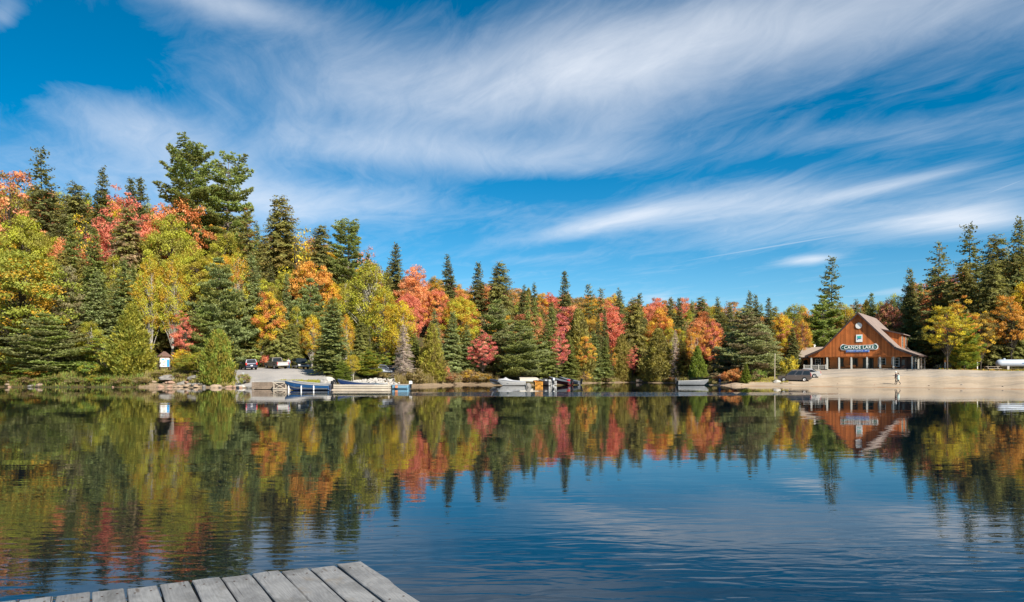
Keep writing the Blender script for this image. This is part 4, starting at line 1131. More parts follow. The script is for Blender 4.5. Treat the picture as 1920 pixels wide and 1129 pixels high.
def text_mesh(body, size, mt, name, parent, loc, rot, ext=0.02, sx=1.0, off=0.006):
    cu = bpy.data.curves.new(name, 'FONT'); cu.body = body; cu.size = size; cu.extrude = ext; cu.align_x = 'CENTER'; cu.align_y = 'CENTER'; cu.offset = off; cu.space_character = 1.08
    tmp = bpy.data.objects.new('tmp', cu); COL.objects.link(tmp)
    dg = bpy.context.evaluated_depsgraph_get()
    me = bpy.data.meshes.new_from_object(tmp.evaluated_get(dg))
    bpy.data.objects.remove(tmp)
    me.materials.clear(); me.materials.append(mt)
    o = link(bpy.data.objects.new(name, me), parent); o.location = loc; o.rotation_euler = rot; o.scale = (sx, 1, 1)
    return o


def fixed(name, label, cat, off=(0, 0, 0)):
    """a thing mounted on the lodge, with the lodge's axes"""
    e = empty(name, (0, 0, 0), -TH, label, cat)
    e.location = LC + Matrix.Rotation(-TH, 3, 'Z') @ Vector(off)
    return e


# canoe shaped name board
sg_ = fixed('canoe_sign', 'green canoe shaped name sign with white border and lettering on the lodge gable', 'sign', (S0 + 0.15, -0.10, 3.98))


def canoe_poly(k, y):
    pts = []
    hl, hh = 3.05 * k, 0.46 * k ** 2
    for x, z in ((-1.0, 0.12), (-.97, .75), (-.90, 1.22), (-.84, 1.32), (-.77, 1.12), (-.6, .86), (0, .80), (.6, .86), (.77, 1.12), (.84, 1.32), (.90, 1.22), (.97, .75), (1.0, 0.12), (.985, -.45), (.94, -.82), (.86, -.98), (0, -1.0), (-.86, -.98), (-.94, -.82), (-.985, -.45)):
        pts.append((x * hl, y, z * hh))
    return pts


MB().prism(canoe_poly(1.0, 0), (0, -0.06, 0)).build('border', M_WHITE, sg_)
pts = [(x * 0.955, y, z * 0.80) for x, y, z in canoe_poly(1.0, -0.063)]
MB().prism(pts, (0, -0.03, 0)).build('board', M_GREEN, sg_)
text_mesh('CANOE LAKE', 0.74, mat('letter_white', (0.85, 0.85, 0.82), 0.5), 'lettering', sg_, (0, -0.105, -0.03), (R(90), 0, 0), 0.012, 1.02, 0.010)
for sx_ in (-2.62, 2.62):
    MB().lathe([(0.06, -0.13), (0.06, -0.10)], (sx_, 0, 0.0), 10, 'y').build('dot', M_WHITE, sg_)
s2 = fixed('blue_sign', 'narrow blue sign board with pale lettering hung under the canoe shaped sign', 'sign', (S0 - 0.10, -0.12, 3.36))
MB().box((0, 0, 0), (3.75, 0.05, 0.46)).build('border', M_PALEB, s2)
MB().box((0, -0.04, 0), (3.60, 0.03, 0.34)).build('board', M_BLUE, s2)
text_mesh('PERMIT OFFICE', 0.32, M_PALEB, 'lettering', s2, (-0.35, -0.075, 0), (R(90), 0, 0), 0.008, 1.1)
MB().prism([(1.05, -0.075, -.05), (1.35, -0.075, .10), (1.7, -0.075, .05), (1.5, -0.075, 0), (1.3, -0.075, -.02)], (0, 0.012, 0)).build('emblem', M_PALEB, s2)
s3 = fixed('emblem_board', 'white square board with a teal and blue emblem on the lodge gable', 'sign', (S0 + 0.18, -0.10, 5.55))
MB().box((0, 0, 0), (1.02, 0.06, 1.28)).build('board', M_WHITE, s3)
MB().prism([(-.32, -.045, .02), (-.1, -.045, .06), (.1, -.045, .02), (.34, -.045, .08), (.34, -.045, .40), (-.32, -.045, .40)], (0, 0.012, 0)).build('emblem', M_TEAL, s3)
MB().prism([(-.34, -.045, -.30), (-.30, -.045, -.02), (-.1, -.045, .02), (.1, -.045, -.02), (.34, -.045, .02), (.34, -.045, -.10), (.1, -.045, -.16), (-.1, -.045, -.12), (-.2, -.045, -.24)], (0, 0.012, 0)).build('emblem', M_NAVY, s3)
# window boxes / benches on the porch
for k, (ua, ub, lab) in enumerate(((1577, 1596, 'long orange wooden flower box under the lodge window left of the entrance'), (1641, 1667, 'long orange wooden flower box under the lodge windows right of the entrance'))):
    a, b = s_of(ua) + .4, s_of(ub) + .4
    e = fixed('flower_box', lab, 'planter', ((a + b) / 2, 1.75, 0.55)); w = b - a
    MB().box((0, 0, 0.16), (w, 0.36, 0.42)).build('box', M_SIDE2, e)
    MB().box((0, 0, 0.372), (w - .08, 0.28, 0.03)).build('soil', M_DARKW, e)
    for q in (-1, 1): MB().box((q * (w / 2 - .25), 0.0, -0.26), (0.1, 0.3, 0.42)).build('leg', M_DARKW, e)
# flower tub by the ramp
e = fixed('flower_tub', 'low dark planter tub at the foot of the porch railing', 'planter', (-5.6, -1.0, -0.15))
MB().box((0, 0, 0.16), (1.0, 0.5, 0.3), taper=1.1).build('tub', M_BLACK, e)
MB().box((0, 0, 0.32), (0.95, 0.45, 0.03)).build('soil', M_DARKW, e)
# railing along the left porch
e = fixed('porch_railing', 'pale grey wooden ramp railing in front of the left lodge porch', 'railing', (-7.0, -0.7, -0.25))
for x in (-2.1, -0.9, 0.4, 1.6):
    MB().box((x, 0, 0.62), (0.13, 0.13, 1.3)).build('post', M_POST, e)
MB().box((-0.25, 0, 1.12), (3.9, 0.10, 0.09)).build('top_rail', M_POST, e)
MB().box((-0.25, 0, 0.28), (3.9, 0.08, 0.07)).build('bottom_rail', M_POST, e)
bl_ = MB().box((0, 0, 0.70), (0.045, 0.04, 0.8)).mesh('baluster', M_POST)
for k in range(22):
    x = -2.0 + k * 0.165
    o = link(bpy.data.objects.new('baluster', bl_), e); o.location = (x, 0, 0)


# ================================================================== things placed on the ground
def place(o, u, Y, heading, tilt=True, dz_=0.0):
    b = gnd(u, Y); o.location = b + Vector((0, 0, dz_))
    if tilt:
        ex = 1.5
        nx = -(H(b.x + ex, b.y) - H(b.x - ex, b.y)) / (2 * ex); ny = -(H(b.x, b.y + ex) - H(b.x, b.y - ex)) / (2 * ex)
        nv = Vector((nx, ny, 1)).normalized(); f = Vector((math.cos(heading), math.sin(heading), 0)); f = (f - nv * f.dot(nv)).normalized()
        l = nv.cross(f); m = Matrix((f, l, nv)).transposed(); o.rotation_euler = m.to_euler()
    else: o.rotation_euler = (0, 0, heading)
    return o


def vehicle(name, label, cat, paint, kind, u, Y, heading, lower=None, bumper=None):
    """x forward, y left; kinds: van, suv, pickup, sedan"""
    e = empty(name, label=label, cat=cat)
    L, Wd, Ht, belt, cl = dict(van=(4.9, 1.92, 1.76, 1.02, .28), suv=(4.6, 1.88, 1.74, 1.05, .32), pickup=(5.4, 1.95, 1.82, 1.08, .42), sedan=(4.6, 1.78, 1.42, .92, .24))[kind]
    hw = Wd / 2; xf, xr = L / 2, -L / 2
    # body side outline below the glass
    nose = dict(van=(.78, .92), suv=(.85, 1.0), pickup=(.95, 1.06), sedan=(.68, .84))[kind]
    cowl = dict(van=1.15, suv=.75, pickup=.95, sedan=.75)[kind]
    bedx = -0.55
    side = [(xr, cl + .18), (xr + .12, cl), (xf - .18, cl), (xf, cl + .2), (xf - .02, nose[0] - .08), (xf - .18, nose[0]), (cowl, nose[1] if kind != 'van' else 1.0), (cowl, belt), (xr + (.35 if kind == 'sedan' else .04), belt), (xr, belt - .1)]
    rows = []
    for y, ins in ((-hw, .07), (-hw + .05, 0), (-hw * .5, -.03), (hw * .5, -.03), (hw - .05, 0), (hw, .07)):
        rows.append([(x * (1 - ins * .35 / 2), y * (.985 if False else 1), cl + (z - cl) * (1 - ins * .35)) for x, z in side])
    mb = MB(); mb.grid(rows, closed=True); mb.poly(rows[0]); mb.poly(rows[-1])
    body = mb.build('body', paint, e, bevel=0.04)
    if lower: MB().box((0, 0, cl + .14), (L * .9, Wd + .02, .26)).build('lower_trim', lower, e)
    # cabin
    tx0, tx1, bx0, bx1 = dict(van=(xr + .18, .35, xr + .03, 1.25), suv=(xr + .25, .25, xr + .03, .85), pickup=(-.45, .55, -.55, 1.05), sedan=(-1.05, .35, -1.75, 1.0))[kind]
    th = hw * .80; bh = hw * .97
    q = [(bx0, bh, belt), (bx1, bh, belt), (tx1, th, Ht - .05), (tx0, th, Ht - .05)]
    cab = MB()
    top = [(tx0 + .06, th - .1, Ht), (tx1 - .12, th - .1, Ht)]
    lf = [Vector(p) for p in q]; rt_ = [Vector((p[0], -p[1], p[2])) for p in q]
    cab.poly(lf); cab.poly(rt_)
    cab.poly([lf[0], lf[3], rt_[3], rt_[0]]); cab.poly([lf[1], lf[2], rt_[2], rt_[1]])
    tl = [Vector(top[0]), Vector(top[1])]; tr_ = [Vector((p[0], -p[1], p[2])) for p in top]
    cab.poly([tl[0], tl[1], tr_[1], tr_[0]]); cab.poly([lf[3], lf[2], tl[1], tl[0]]); cab.poly([rt_[3], rt_[2], tr_[1], tr_[0]])
    cab.poly([lf[3], tl[0], tr_[0], rt_[3]]); cab.poly([lf[2], tl[1], tr_[1], rt_[2]])
    cab.build('cabin', paint, e)
    # glass set just proud of the cabin
    def inset(quad, m_, out, name):
        c = sum(quad, Vector()) / len(quad)
        pts = [c + (p - c) * m_ + out for p in quad]
        MB().prism(pts, out * -0.5).build(name, M_CAR_GL, e)
    for sg in (-1, 1):
        pil = [0, .36, .66, 1] if kind in ('van', 'suv') else ([0, .5, 1] if kind == 'sedan' else [0, 1])
        for a, b in zip(pil[:-1], pil[1:]):
            qq = [lf[0].lerp(lf[1], a), lf[0].lerp(lf[1], b), lf[3].lerp(lf[2], b), lf[3].lerp(lf[2], a)]
            qq = [Vector((p.x, p.y * sg, p.z)) for p in qq]
            inset(qq, .84, Vector((0, sg * .018, .004)), 'side_window')
    inset([lf[1], lf[2], rt_[2], rt_[1]], .88, Vector((.018, 0, .01)), 'windshield')
    inset([lf[0], lf[3], rt_[3], rt_[0]], .82, Vector((-.018, 0, .008)), 'rear_window')
    if kind == 'pickup':
        bed = MB()
        for sg in (-1, 1): bed.box(((xr + bedx) / 2, sg * (hw - .04), belt + .06), (bedx - xr - .02, .09, .16))
        bed.build('bed_rail', paint, e)
        MB().box((xr - .012, 0, .84), (.05, Wd * .88, .50)).build('tailgate', paint if bumper is None else bumper, e)
    # lights, bumpers, plate
    for sg in (-1, 1):
        zt = dict(van=.98, suv=1.0, pickup=.92, sedan=.78)[kind]
        MB().box((xr + .01, sg * (hw - .13), zt), (.09, .24, .36 if kind != 'sedan' else .2)).build('tail_light', M_RED, e, bevel=.02)
        MB().box((xf - .06, sg * (hw - .30), nose[0] - .16), (.12, .40, .17)).build('headlight', M_LAMP, e, bevel=.02)
        MB().box((cowl - .1, sg * (hw + .09), belt + .08), (.12, .18, .14)).build('mirror', paint, e, bevel=.03)
    MB().box((xr - .02, 0, cl + .22), (.14, Wd * .94, .2)).build('rear_bumper', bumper or paint, e, bevel=.03)
    MB().box((xf - .02, 0, cl + .22), (.14, Wd * .94, .22)).build('front_bumper', bumper or paint, e, bevel=.03)
    MB().box((xf - .0, 0, cl + .40), (.05, Wd * .5, .14)).build('grille', M_BLACK, e)
    MB().box((xr - .045, 0, .72 if kind != 'pickup' else .66), (.02, .34, .17)).build('number_plate', M_PLATE, e)
    for sg in (-1, 1):
        MB().box((xr * .1, sg * (hw + .012), belt - .12), (.16, .02, .035)).build('door_handle', M_CHROME, e)
    r = dict(van=.33, suv=.36, pickup=.37, sedan=.31)[kind]
    for x in (xf - .92, xr + (.98 if kind != 'pickup' else 1.15)):
        for sg in (-1, 1):
            # wheel arch shadow gap painted as a black disc, tyre, rim
            wh = MB().lathe([(r * .6, -.12), (r * .96, -.12), (r, -.08), (r, .08), (r * .96, .12), (r * .6, .12)], (0, 0, 0), 20, 'y').build('wheel', M_TYRE, e)
            wh.location = (x, sg * (hw - .10), r)
            MB().lathe([(.04, .0), (r * .28, .035), (r * .62, .02), (r * .66, .0), (r * .62, -.05)], (0, sg * .105, 0), 16, 'y').build('rim', M_RIM, wh)
            MB().lathe([(r * 1.13, -.02), (r * 1.13, .012)], (x, sg * (hw - .005), r + .02), 20, 'y').build('wheel_arch_shadow', M_BLACK, e)
    return place(e, u, Y, heading)


def paint(n, c): return mat('paint_' + n, c, 0.32, metal=0.25, spec=0.5, coat=0.7)


vehicle('parked_van', 'dark blue van with red tail lights parked nose to the trees', 'van', paint('navy', (0.008, 0.012, 0.036)), 'suv', 466, 121, R(122))
vehicle('pickup_truck', 'tan and silver pickup truck parked between two dark vans', 'truck', paint('tan', (0.21, 0.185, 0.15)), 'pickup', 518, 121.5, R(130), bumper=mat('paint_silver', (0.55, 0.54, 0.52), 0.35, metal=0.3))
vehicle('parked_minivan', 'dark green minivan with pale bumper facing the lake', 'van', paint('darkgreen', (0.012, 0.026, 0.030)), 'van', 563, 121.5, R(-62), lower=mat('trim_grey', (0.36, 0.35, 0.34), 0.45), bumper=mat('trim_grey', (0.36, 0.35, 0.34), 0.45))
vehicle('parked_car', 'black car half hidden behind the round bright green cedar', 'car', paint('black', (0.012, 0.012, 0.014)), 'sedan', 378, 117.5, R(205))
vehicle('parked_sedan', 'silver blue sedan behind the yellow bush, left of the dead spruce', 'car', paint('silverblue', (0.34, 0.38, 0.45)), 'sedan', 713, 115.5, R(-52))
vehicle('parked_sedan', 'dark grey sedan nearest to the bare dead spruce', 'car', paint('grey', (0.15, 0.165, 0.20)), 'sedan', 737, 117.5, R(-30))
vehicle('parked_minivan', 'grey brown minivan parked on the beach slope left of the lodge', 'van', paint('greybrown', (0.085, 0.072, 0.070)), 'van', 1489, 117.5, R(160))
vehicle('parked_suv', 'silver car half hidden behind the grey brown minivan', 'car', paint('silver', (0.26, 0.27, 0.28)), 'sedan', 1510, 121.0, R(160))

# ------------------------------------------------------------------ boats
M_NAVYH = mat('hull_blue', (0.020, 0.085, 0.22), 0.3, coat=0.5, var=0.08)
M_DKBL = mat('hull_dark_blue', (0.018, 0.04, 0.12), 0.35, coat=0.3)
M_LTBL = mat('hull_light_blue', (0.22, 0.43, 0.58), 0.4, var=0.08)
M_WHH = mat('hull_white', (0.36, 0.355, 0.345), 0.35, var=0.08, coat=0.3)
M_ALU = mat('hull_aluminium', (0.26, 0.275, 0.29), 0.5, metal=0.4, var=0.12)
M_ORH = mat('hull_orange', (0.55, 0.24, 0.03), 0.4, var=0.15)
M_RDH = mat('hull_maroon', (0.12, 0.02, 0.02), 0.4)
M_BEI = mat('hull_beige', (0.42, 0.38, 0.31), 0.6, var=0.1)
M_TARP = mat('boat_cover', (0.40, 0.40, 0.41), 0.8, var=0.1)


def boat(name, label, L, B, D, hull, inner, stripe, loc, heading, rise=0.45, motor=True, seats=3, pitch=0.0, upside=False, cat='boat', lower=None, blunt=2.4, cowl=M_BLACK):
    """bow to +x; hull, gunwale, seats, transom and outboard"""
    e = empty(name, loc, 0, label, cat); e.rotation_euler = (math.pi if upside else 0, R(-pitch), heading)
    N = 14; out_, mid_, in_, gw = [], [], [], []
    for i in range(N):
        t = i / (N - 1); x = -L / 2 + L * t
        b = max(0.03, B / 2 * (0.86 + 0.14 * min(1, t / .35)) * (1 - max(0, (t - .35) / .65) ** blunt))
        zs_ = D + rise * t * t; zk = -0.12 + max(0, (t - .72) / .28) ** 2 * (zs_ * .82)
        ck = (b * .80, zk + (zs_ - zk) * .32)
        out_.append([(x, -b, zs_), (x, -(b + ck[0]) / 2 - .02, (zs_ + ck[1]) / 2), (x, -ck[0], ck[1]), (x, 0, zk), (x, ck[0], ck[1]), (x, (b + ck[0]) / 2 + .02, (zs_ + ck[1]) / 2), (x, b, zs_)])
        bi = max(0.01, b - .06); fz = max(zk + .06, .06)
        in_.append([(x, -bi, zs_ - .01), (x, -bi * .8, min(fz, zs_ - .04)), (x, bi * .8, min(fz, zs_ - .04)), (x, bi, zs_ - .01)])
        gw.append((x, b, zs_, bi))
    mb = MB(); mb.grid(out_); mb.poly(out_[0]); h = mb.build('hull', hull, e, smooth=False)
    MB().grid(in_).poly(in_[0]).build('interior', inner, e)
    g = MB()
    for sg in (-1, 1):
        g.grid([[(x, sg * (b + .025), z - .045), (x, sg * (b + .025), z + .025), (x, sg * (bi - .01), z + .025), (x, sg * (bi - .01), z - .03)] for x, b, z, bi in gw])
    g.build('gunwale', stripe, e)
    if lower:
        MB().grid([[(r[3][0], r[3][1] , r[3][2] - .012), (r[2][0], r[2][1] - .012, r[2][2]), (r[1][0], r[1][1] * .5 + r[2][1] * .5 - .02, (r[1][2] + r[2][2]) / 2)] for r in out_[:]]).build('chine_panel', lower, h)
        MB().grid([[(r[3][0], r[3][1], r[3][2] - .012), (r[4][0], r[4][1] + .012, r[4][2]), (r[5][0], r[5][1] * .5 + r[4][1] * .5 + .02, (r[5][2] + r[4][2]) / 2)] for r in out_[:]]).build('chine_panel', lower, h)
    MB().box((-L / 2 + .05, 0, D * .55), (.08, B * .84, D * .95)).build('transom', hull, e)
    for k in range(seats):
        t = .18 + .24 * k; MB().box((-L / 2 + L * t, 0, D * .72), (.26, B * .86, .05)).build('seat', inner, e)
    if motor:
        m_ = MB().box((-L / 2 - .22, 0, D + .30), (.42, .30, .40), taper=.82).build('outboard_motor', cowl, e, bevel=.05)
        MB().box((-L / 2 - .25, 0, D - .12), (.16, .14, .7)).build('motor_leg', M_BLACK, m_)
        MB().box((-L / 2 + .22, 0.02, D + .24), (.55, .05, .05)).build('tiller', M_BLACK, m_)
    return e


def W3(u, Y, z=0.0): return Vector(((u - U0) / F * Y, Y, z))


PI = math.pi
b1 = boat('motorboat', 'blue motorboat with white gunwale and three white fenders at the crib dock', 5.5, 1.9, .60, M_NAVYH, M_DKBL, M_WHH, W3(577, 88.6, 0.02), PI - R(3), .52, lower=M_ALU, blunt=3)
for k, x in enumerate((-1.7, -.2, 1.25)):
    MB().lathe([(.02, -.62), (.075, -.56), (.085, -.35), (.075, -.10), (.02, -.04), (.015, .1)], (-x + .25, 1.0 - (.1 if k == 2 else 0), .52 + .03 * k), 10).build('fender', M_WHITE, b1)
boat('motorboat', 'second blue motorboat moored behind the one with fenders', 5.0, 1.8, .66, M_NAVYH, M_DKBL, M_WHH, W3(586, 92.0, 0.06), PI - R(2), .42)
boat('rowboat', 'dark blue boat behind the floating dock with its bow to the left', 4.6, 1.5, .62, M_DKBL, M_ALU, M_ALU, W3(668, 94.5, 0.12), PI + R(6), .55, motor=False)
b4 = boat('motorboat', 'light blue boat with an orange mark moored past the end of the floating dock', 4.9, 1.7, .52, M_LTBL, M_LTBL, M_WHH, W3(732, 95.5, 0.0), PI - R(8), .30, cowl=M_WHITE)
MB().box((-1.05, .83, .30), (.34, .06, .30)).build('mark', mat('orange_mark', (0.65, 0.25, 0.12), 0.5), b4)
b5 = boat('covered_boat', 'white motorboat under a grey cover, leftmost on the middle shore', 4.3, 1.7, .62, M_WHH, M_WHH, mat('stripe_grey', (0.25, 0.26, 0.28), 0.5), W3(959, 117.5, 0.02), PI + R(12), .35, motor=False)
cv_ = []
for t, z, w_ in ((-2.1, .66, .70), (-1.2, .74, .82), (-.3, .80, .84), (.45, 1.0, .80), (.95, 1.28, .70), (1.35, 1.06, .52), (2.05, .98, .12)):
    zb_ = .62 + .35 * ((t + 2.15) / 4.3) ** 2
    cv_.append([(t, -w_ - .02, zb_ + .02), (t, -w_ * .6, (z + zb_) / 2 + .08), (t, 0, z + .04), (t, w_ * .6, (z + zb_) / 2 + .08), (t, w_ + .02, zb_ + .02)])
MB().grid(cv_).build('cover', M_TARP, b5)
boat('skiff', 'small dark skiff half hidden behind the covered white boat', 3.6, 1.3, .45, M_BLACK, M_ALU, M_DKBL, W3(938, 120.5, 0.25), PI + R(20), .3, motor=False)
boat('upturned_boat', 'beige boat lying upside down behind the other middle boats', 3.6, 1.4, .5, M_BEI, M_BEI, M_WHH, W3(994, 123.2, 1.15), R(8), .15, motor=False, upside=True)
boat('rowboat', 'orange wooden boat seen stern on between two white boats', 3.8, 1.42, .62, M_ORH, M_ORH, M_BLACK, W3(1007.5, 117.0, 0.02), R(96), .2, motor=False)
b8 = boat('motorboat', 'white motorboat with motor and seats right of the orange boat', 4.4, 1.7, .72, M_WHH, M_WHH, M_WHH, W3(1023, 118.5, 0.02), R(118), .3, cowl=M_WHITE)
MB().box((0.3, 0, 1.0), (.1, 1.1, .26)).build('windscreen', M_CAR_GL, b8); MB().box((-.5, .35, .74), (.45, .45, .40)).build('helm_seat', M_WHH, b8); MB().box((-.5, -.35, .74), (.45, .45, .40)).build('helm_seat', M_WHH, b8)
b9 = boat('motorboat', 'maroon boat with black motor pulled up on the middle shore', 4.4, 1.6, .52, M_RDH, M_ALU, M_ALU, W3(1049, 121.0, 0.30), R(140), .35, pitch=6)
MB().box((-1.9, .25, .72), (.42, .34, .26)).build('fuel_tank', mat('tank_red', (0.6, 0.03, 0.04), 0.4), b9, bevel=.03)
boat('motorboat', 'silver boat with black motor, rightmost on the middle shore', 4.2, 1.5, .50, M_ALU, M_ALU, M_ALU, W3(1068, 124.5, 0.32), R(142), .32, pitch=6)
boat('aluminium_boat', 'grey aluminium boat with square stern, bow resting on the sand left of the angler', 5.2, 1.7, .66, M_ALU, M_ALU, M_WHH, W3(1299, 121.2, 0.05), R(5), .22, seats=3, blunt=3.2, lower=M_BLACK if False else None)

# ------------------------------------------------------------------ docks across the water
cr = empty('crib_dock', W3(493, 93.0), R(-4), 'timber and concrete crib dock at the foot of the boat ramp', 'dock')
MB().box((0.1, 3.4, .98), (2.9, 7.4, .14)).build('deck', M_CONC, cr)
for k in range(4): MB().box((0.1, -.22, .16 + .21 * k), (2.8, .2, .19)).build('crib_log', mat('crib_timber', (0.22, 0.165, 0.12), 0.85, var=.3, vscale=2), cr)
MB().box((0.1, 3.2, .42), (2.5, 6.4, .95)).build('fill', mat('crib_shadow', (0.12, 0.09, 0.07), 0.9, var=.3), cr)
gf = empty('gangway_frame', W3(525, 91.4), R(-4), 'wooden trestle with crossed braces between crib dock and blue boat', 'dock')
for x in (-.75, .75):
    for y in (0, 1.3): MB().box((x, y, .35), (.13, .13, 1.1)).build('post', M_GREYW, gf)
MB().box((0, 0.65, .86), (1.8, 1.5, .10)).build('deck', M_CREAM, gf)
for sg in (-1, 1): MB().tube([(-.7 * sg, -.08, .1), (.7 * sg, -.08, .8)], .05, 6).build('brace', M_GREYW, gf)
MB().box((0, -.09, .10), (1.7, .08, .12)).build('rail', M_CREAM, gf)

fd = empty('floating_dock', W3(677, 89.6), R(0.5), 'long pale wooden floating dock right of the blue boat', 'dock')
pl_ = MB().box((0, 0, 0), (.20, 1.9, .05)).mesh('plank', M_CREAM)
for k in range(33):
    o = link(bpy.data.objects.new('plank', pl_), fd); o.location = (-3.47 + k * .217, 1.0, .60 + .004 * math.sin(k * 2.3))
for k, z in enumerate((.07, .28, .49)):
    MB().box((0, .02 + .008 * (k % 2), z), (7.1, .06, .150)).build('fascia_board', M_CREAM if k else M_GREYW, fd)
MB().box((0, 1.0, .28), (6.9, 1.7, .46)).build('float', mat('float_dark', (0.06, 0.05, 0.04), .8), fd)
for x in (-3.3, 3.3): MB().box((x, .14, .50), (.16, .12, .9)).build('mooring_post', M_GREYW, fd)

# ------------------------------------------------------------------ rocks
def rock_mesh(seed, mt, sub=2):
    g = np.random.default_rng(seed); bm = bmesh.new(); bmesh.ops.create_icosphere(bm, subdivisions=sub, radius=1)
    pl = [(Vector(nrm(g.normal(0, 1, 3))), g.uniform(.62, .95)) for _ in range(11)]
    for v in bm.verts:
        for n_, dd_ in pl:
            k = v.co.dot(n_) - dd_
            if k > 0: v.co -= n_ * k
        v.co += Vector(g.normal(0, .025, 3))
    me = bpy.data.meshes.new('rock'); bm.to_mesh(me); bm.free(); me.materials.append(mt); return me


RK = [rock_mesh(200 + k, M_ROCKS[k % 3]) for k in range(7)]
rr_ = np.random.default_rng(9)
for k in range(60):
    u_ = rr_.uniform(262, 474) if k < 46 else rr_.uniform(10, 262)
    dd_ = rr_.uniform(-.2, 1.7); Y = float(shore(u_)) + dd_
    if 434 < u_ < 474 and dd_ > 1.2: continue
    o = link(bpy.data.objects.new('shore_rock', RK[k % 7])); s_ = rr_.uniform(.14, .36) * (1.5 if rr_.uniform() < .12 else 1)
    o.location = gnd(u_, Y) + Vector((0, 0, s_ * .22)); o.scale = (s_ * rr_.uniform(1, 1.8), s_ * rr_.uniform(.8, 1.2), s_ * rr_.uniform(.55, .85)); o.rotation_euler = (rr_.uniform(-.2, .2), rr_.uniform(-.2, .2), rr_.uniform(0, 6.28))
    tag(o, 'small tan or grey rock among many along the left waterline', 'rock', 'rocks along the left waterline')
for (u_, Y, sx_, sz_, mt, lab, zz_) in ((615, 100.6, 1.2, .85, M_PALER, 'large pale flat boulder on the grass behind the blue boats', .42), (990, 104.5, .52, .62, M_ROCKS[1], 'grey boulder standing in the water left of the orange boat', .1),
                                   (452, 100.8, .62, .30, M_PALER, 'pale stone slab beside the boat ramp', .1), (318, 107.6, 1.5, .55, M_ROCKS[1], 'low grey boulder in the bank below the kiosk', .1), (374, 106.6, 1.7, .6, M_ROCKS[1], 'broad dark grey boulder in the bank left of the round cedar', .1),
                                   (1457, 117.2, .6, .35, M_PALER, 'pale stone at the foot of the bare pole', .1)):
    o = link(bpy.data.objects.new('boulder', rock_mesh(int(u_), mt, 3))); b = gnd(u_, Y); b.z = max(b.z, -.05) + zz_
    o.location = b; o.scale = (sx_, sx_ * .8, sz_); o.rotation_euler = (0, 0, u_ % 6.28); tag(o, lab, 'rock')
for (u_, dd_, s_, lab) in ((1466, 4.2, .20, 'dark stone on the sand below the bare pole'), (1483, 5.0, .22, 'dark stone on the sand in front of the grey brown minivan'), (1372, 1.6, .16, 'dark stone at the water right of the angler'), (1392, 2.4, .2, 'dark stone below the bright green young spruce'),
                           (1571, 4.4, .12, 'small stone on the beach in front of the left lodge windows'), (1640, 3.6, .10, 'small stone on the beach left of the walkers'), (1742, 3.1, .12, 'small stone on the beach right of the walkers'), (1803, 4.6, .14, 'small stone on the beach below the yellow maple'), (1880, 3.0, .12, 'small stone on the beach below the gas tank')):
    o = link(bpy.data.objects.new('beach_stone', RK[int(u_) % 7])); o.location = gnd(u_, float(shore(u_)) + dd_) + Vector((0, 0, s_ * .25)); o.scale = (s_ * 1.4, s_, s_ * .7); o.rotation_euler = (0, 0, u_)
    tag(o, lab, 'rock', 'stones on the beach')
# heap of broken pale stone
V_, F_ = [], []
base = rock_mesh(333, M_PALER, 1); bv = np.array([v.co[:] for v in base.vertices]); bf = np.array([p.vertices[:] for p in base.polygons])
for k in range(420):
    u_ = rr_.uniform(662, 748); dd_ = rr_.uniform(.6, 5.0); Y = float(shore(u_)) + dd_; b = gnd(u_, Y); s_ = rr_.uniform(.10, .24)
    rm = np.array(Matrix.Rotation(rr_.uniform(0, 6.28), 3, 'Z') @ Matrix.Rotation(rr_.uniform(-.6, .6), 3, 'X'))
    F_.append(bf + len(V_) * len(bv)); V_.append((bv * np.array([s_ * 1.3, s_, s_ * .8])) @ rm.T + np.array(b[:]) + np.array([0, 0, .08 + rr_.uniform(0, .1)]))
o = link(bpy.data.objects.new('rubble', np_mesh('rubble', np.concatenate(V_), np.concatenate(F_), M_PALER)))
tag(o, 'heap of broken pale stone on the bank behind the floating dock', 'rubble', kind='stuff')
# driftwood root at the head of the bay
st = empty('driftwood_stump', W3(1199, 149.5, .1), 0, 'dark driftwood stump at the waterline of the bay', 'stump')
MB().tube([(-.7, 0, .15), (-.1, .1, .32), (.6, 0, .28)], [.26, .30, .22], 8).build('log', M_BARK, st)
for k, (a, b) in enumerate((((.5, 0, .3), (.95, .2, .75)), ((.45, .1, .3), (.85, -.3, .12)), ((-.4, 0, .3), (-.6, .2, .7)))): MB().tube([a, b], [.10, .04], 6).build('root', M_BARK, st)

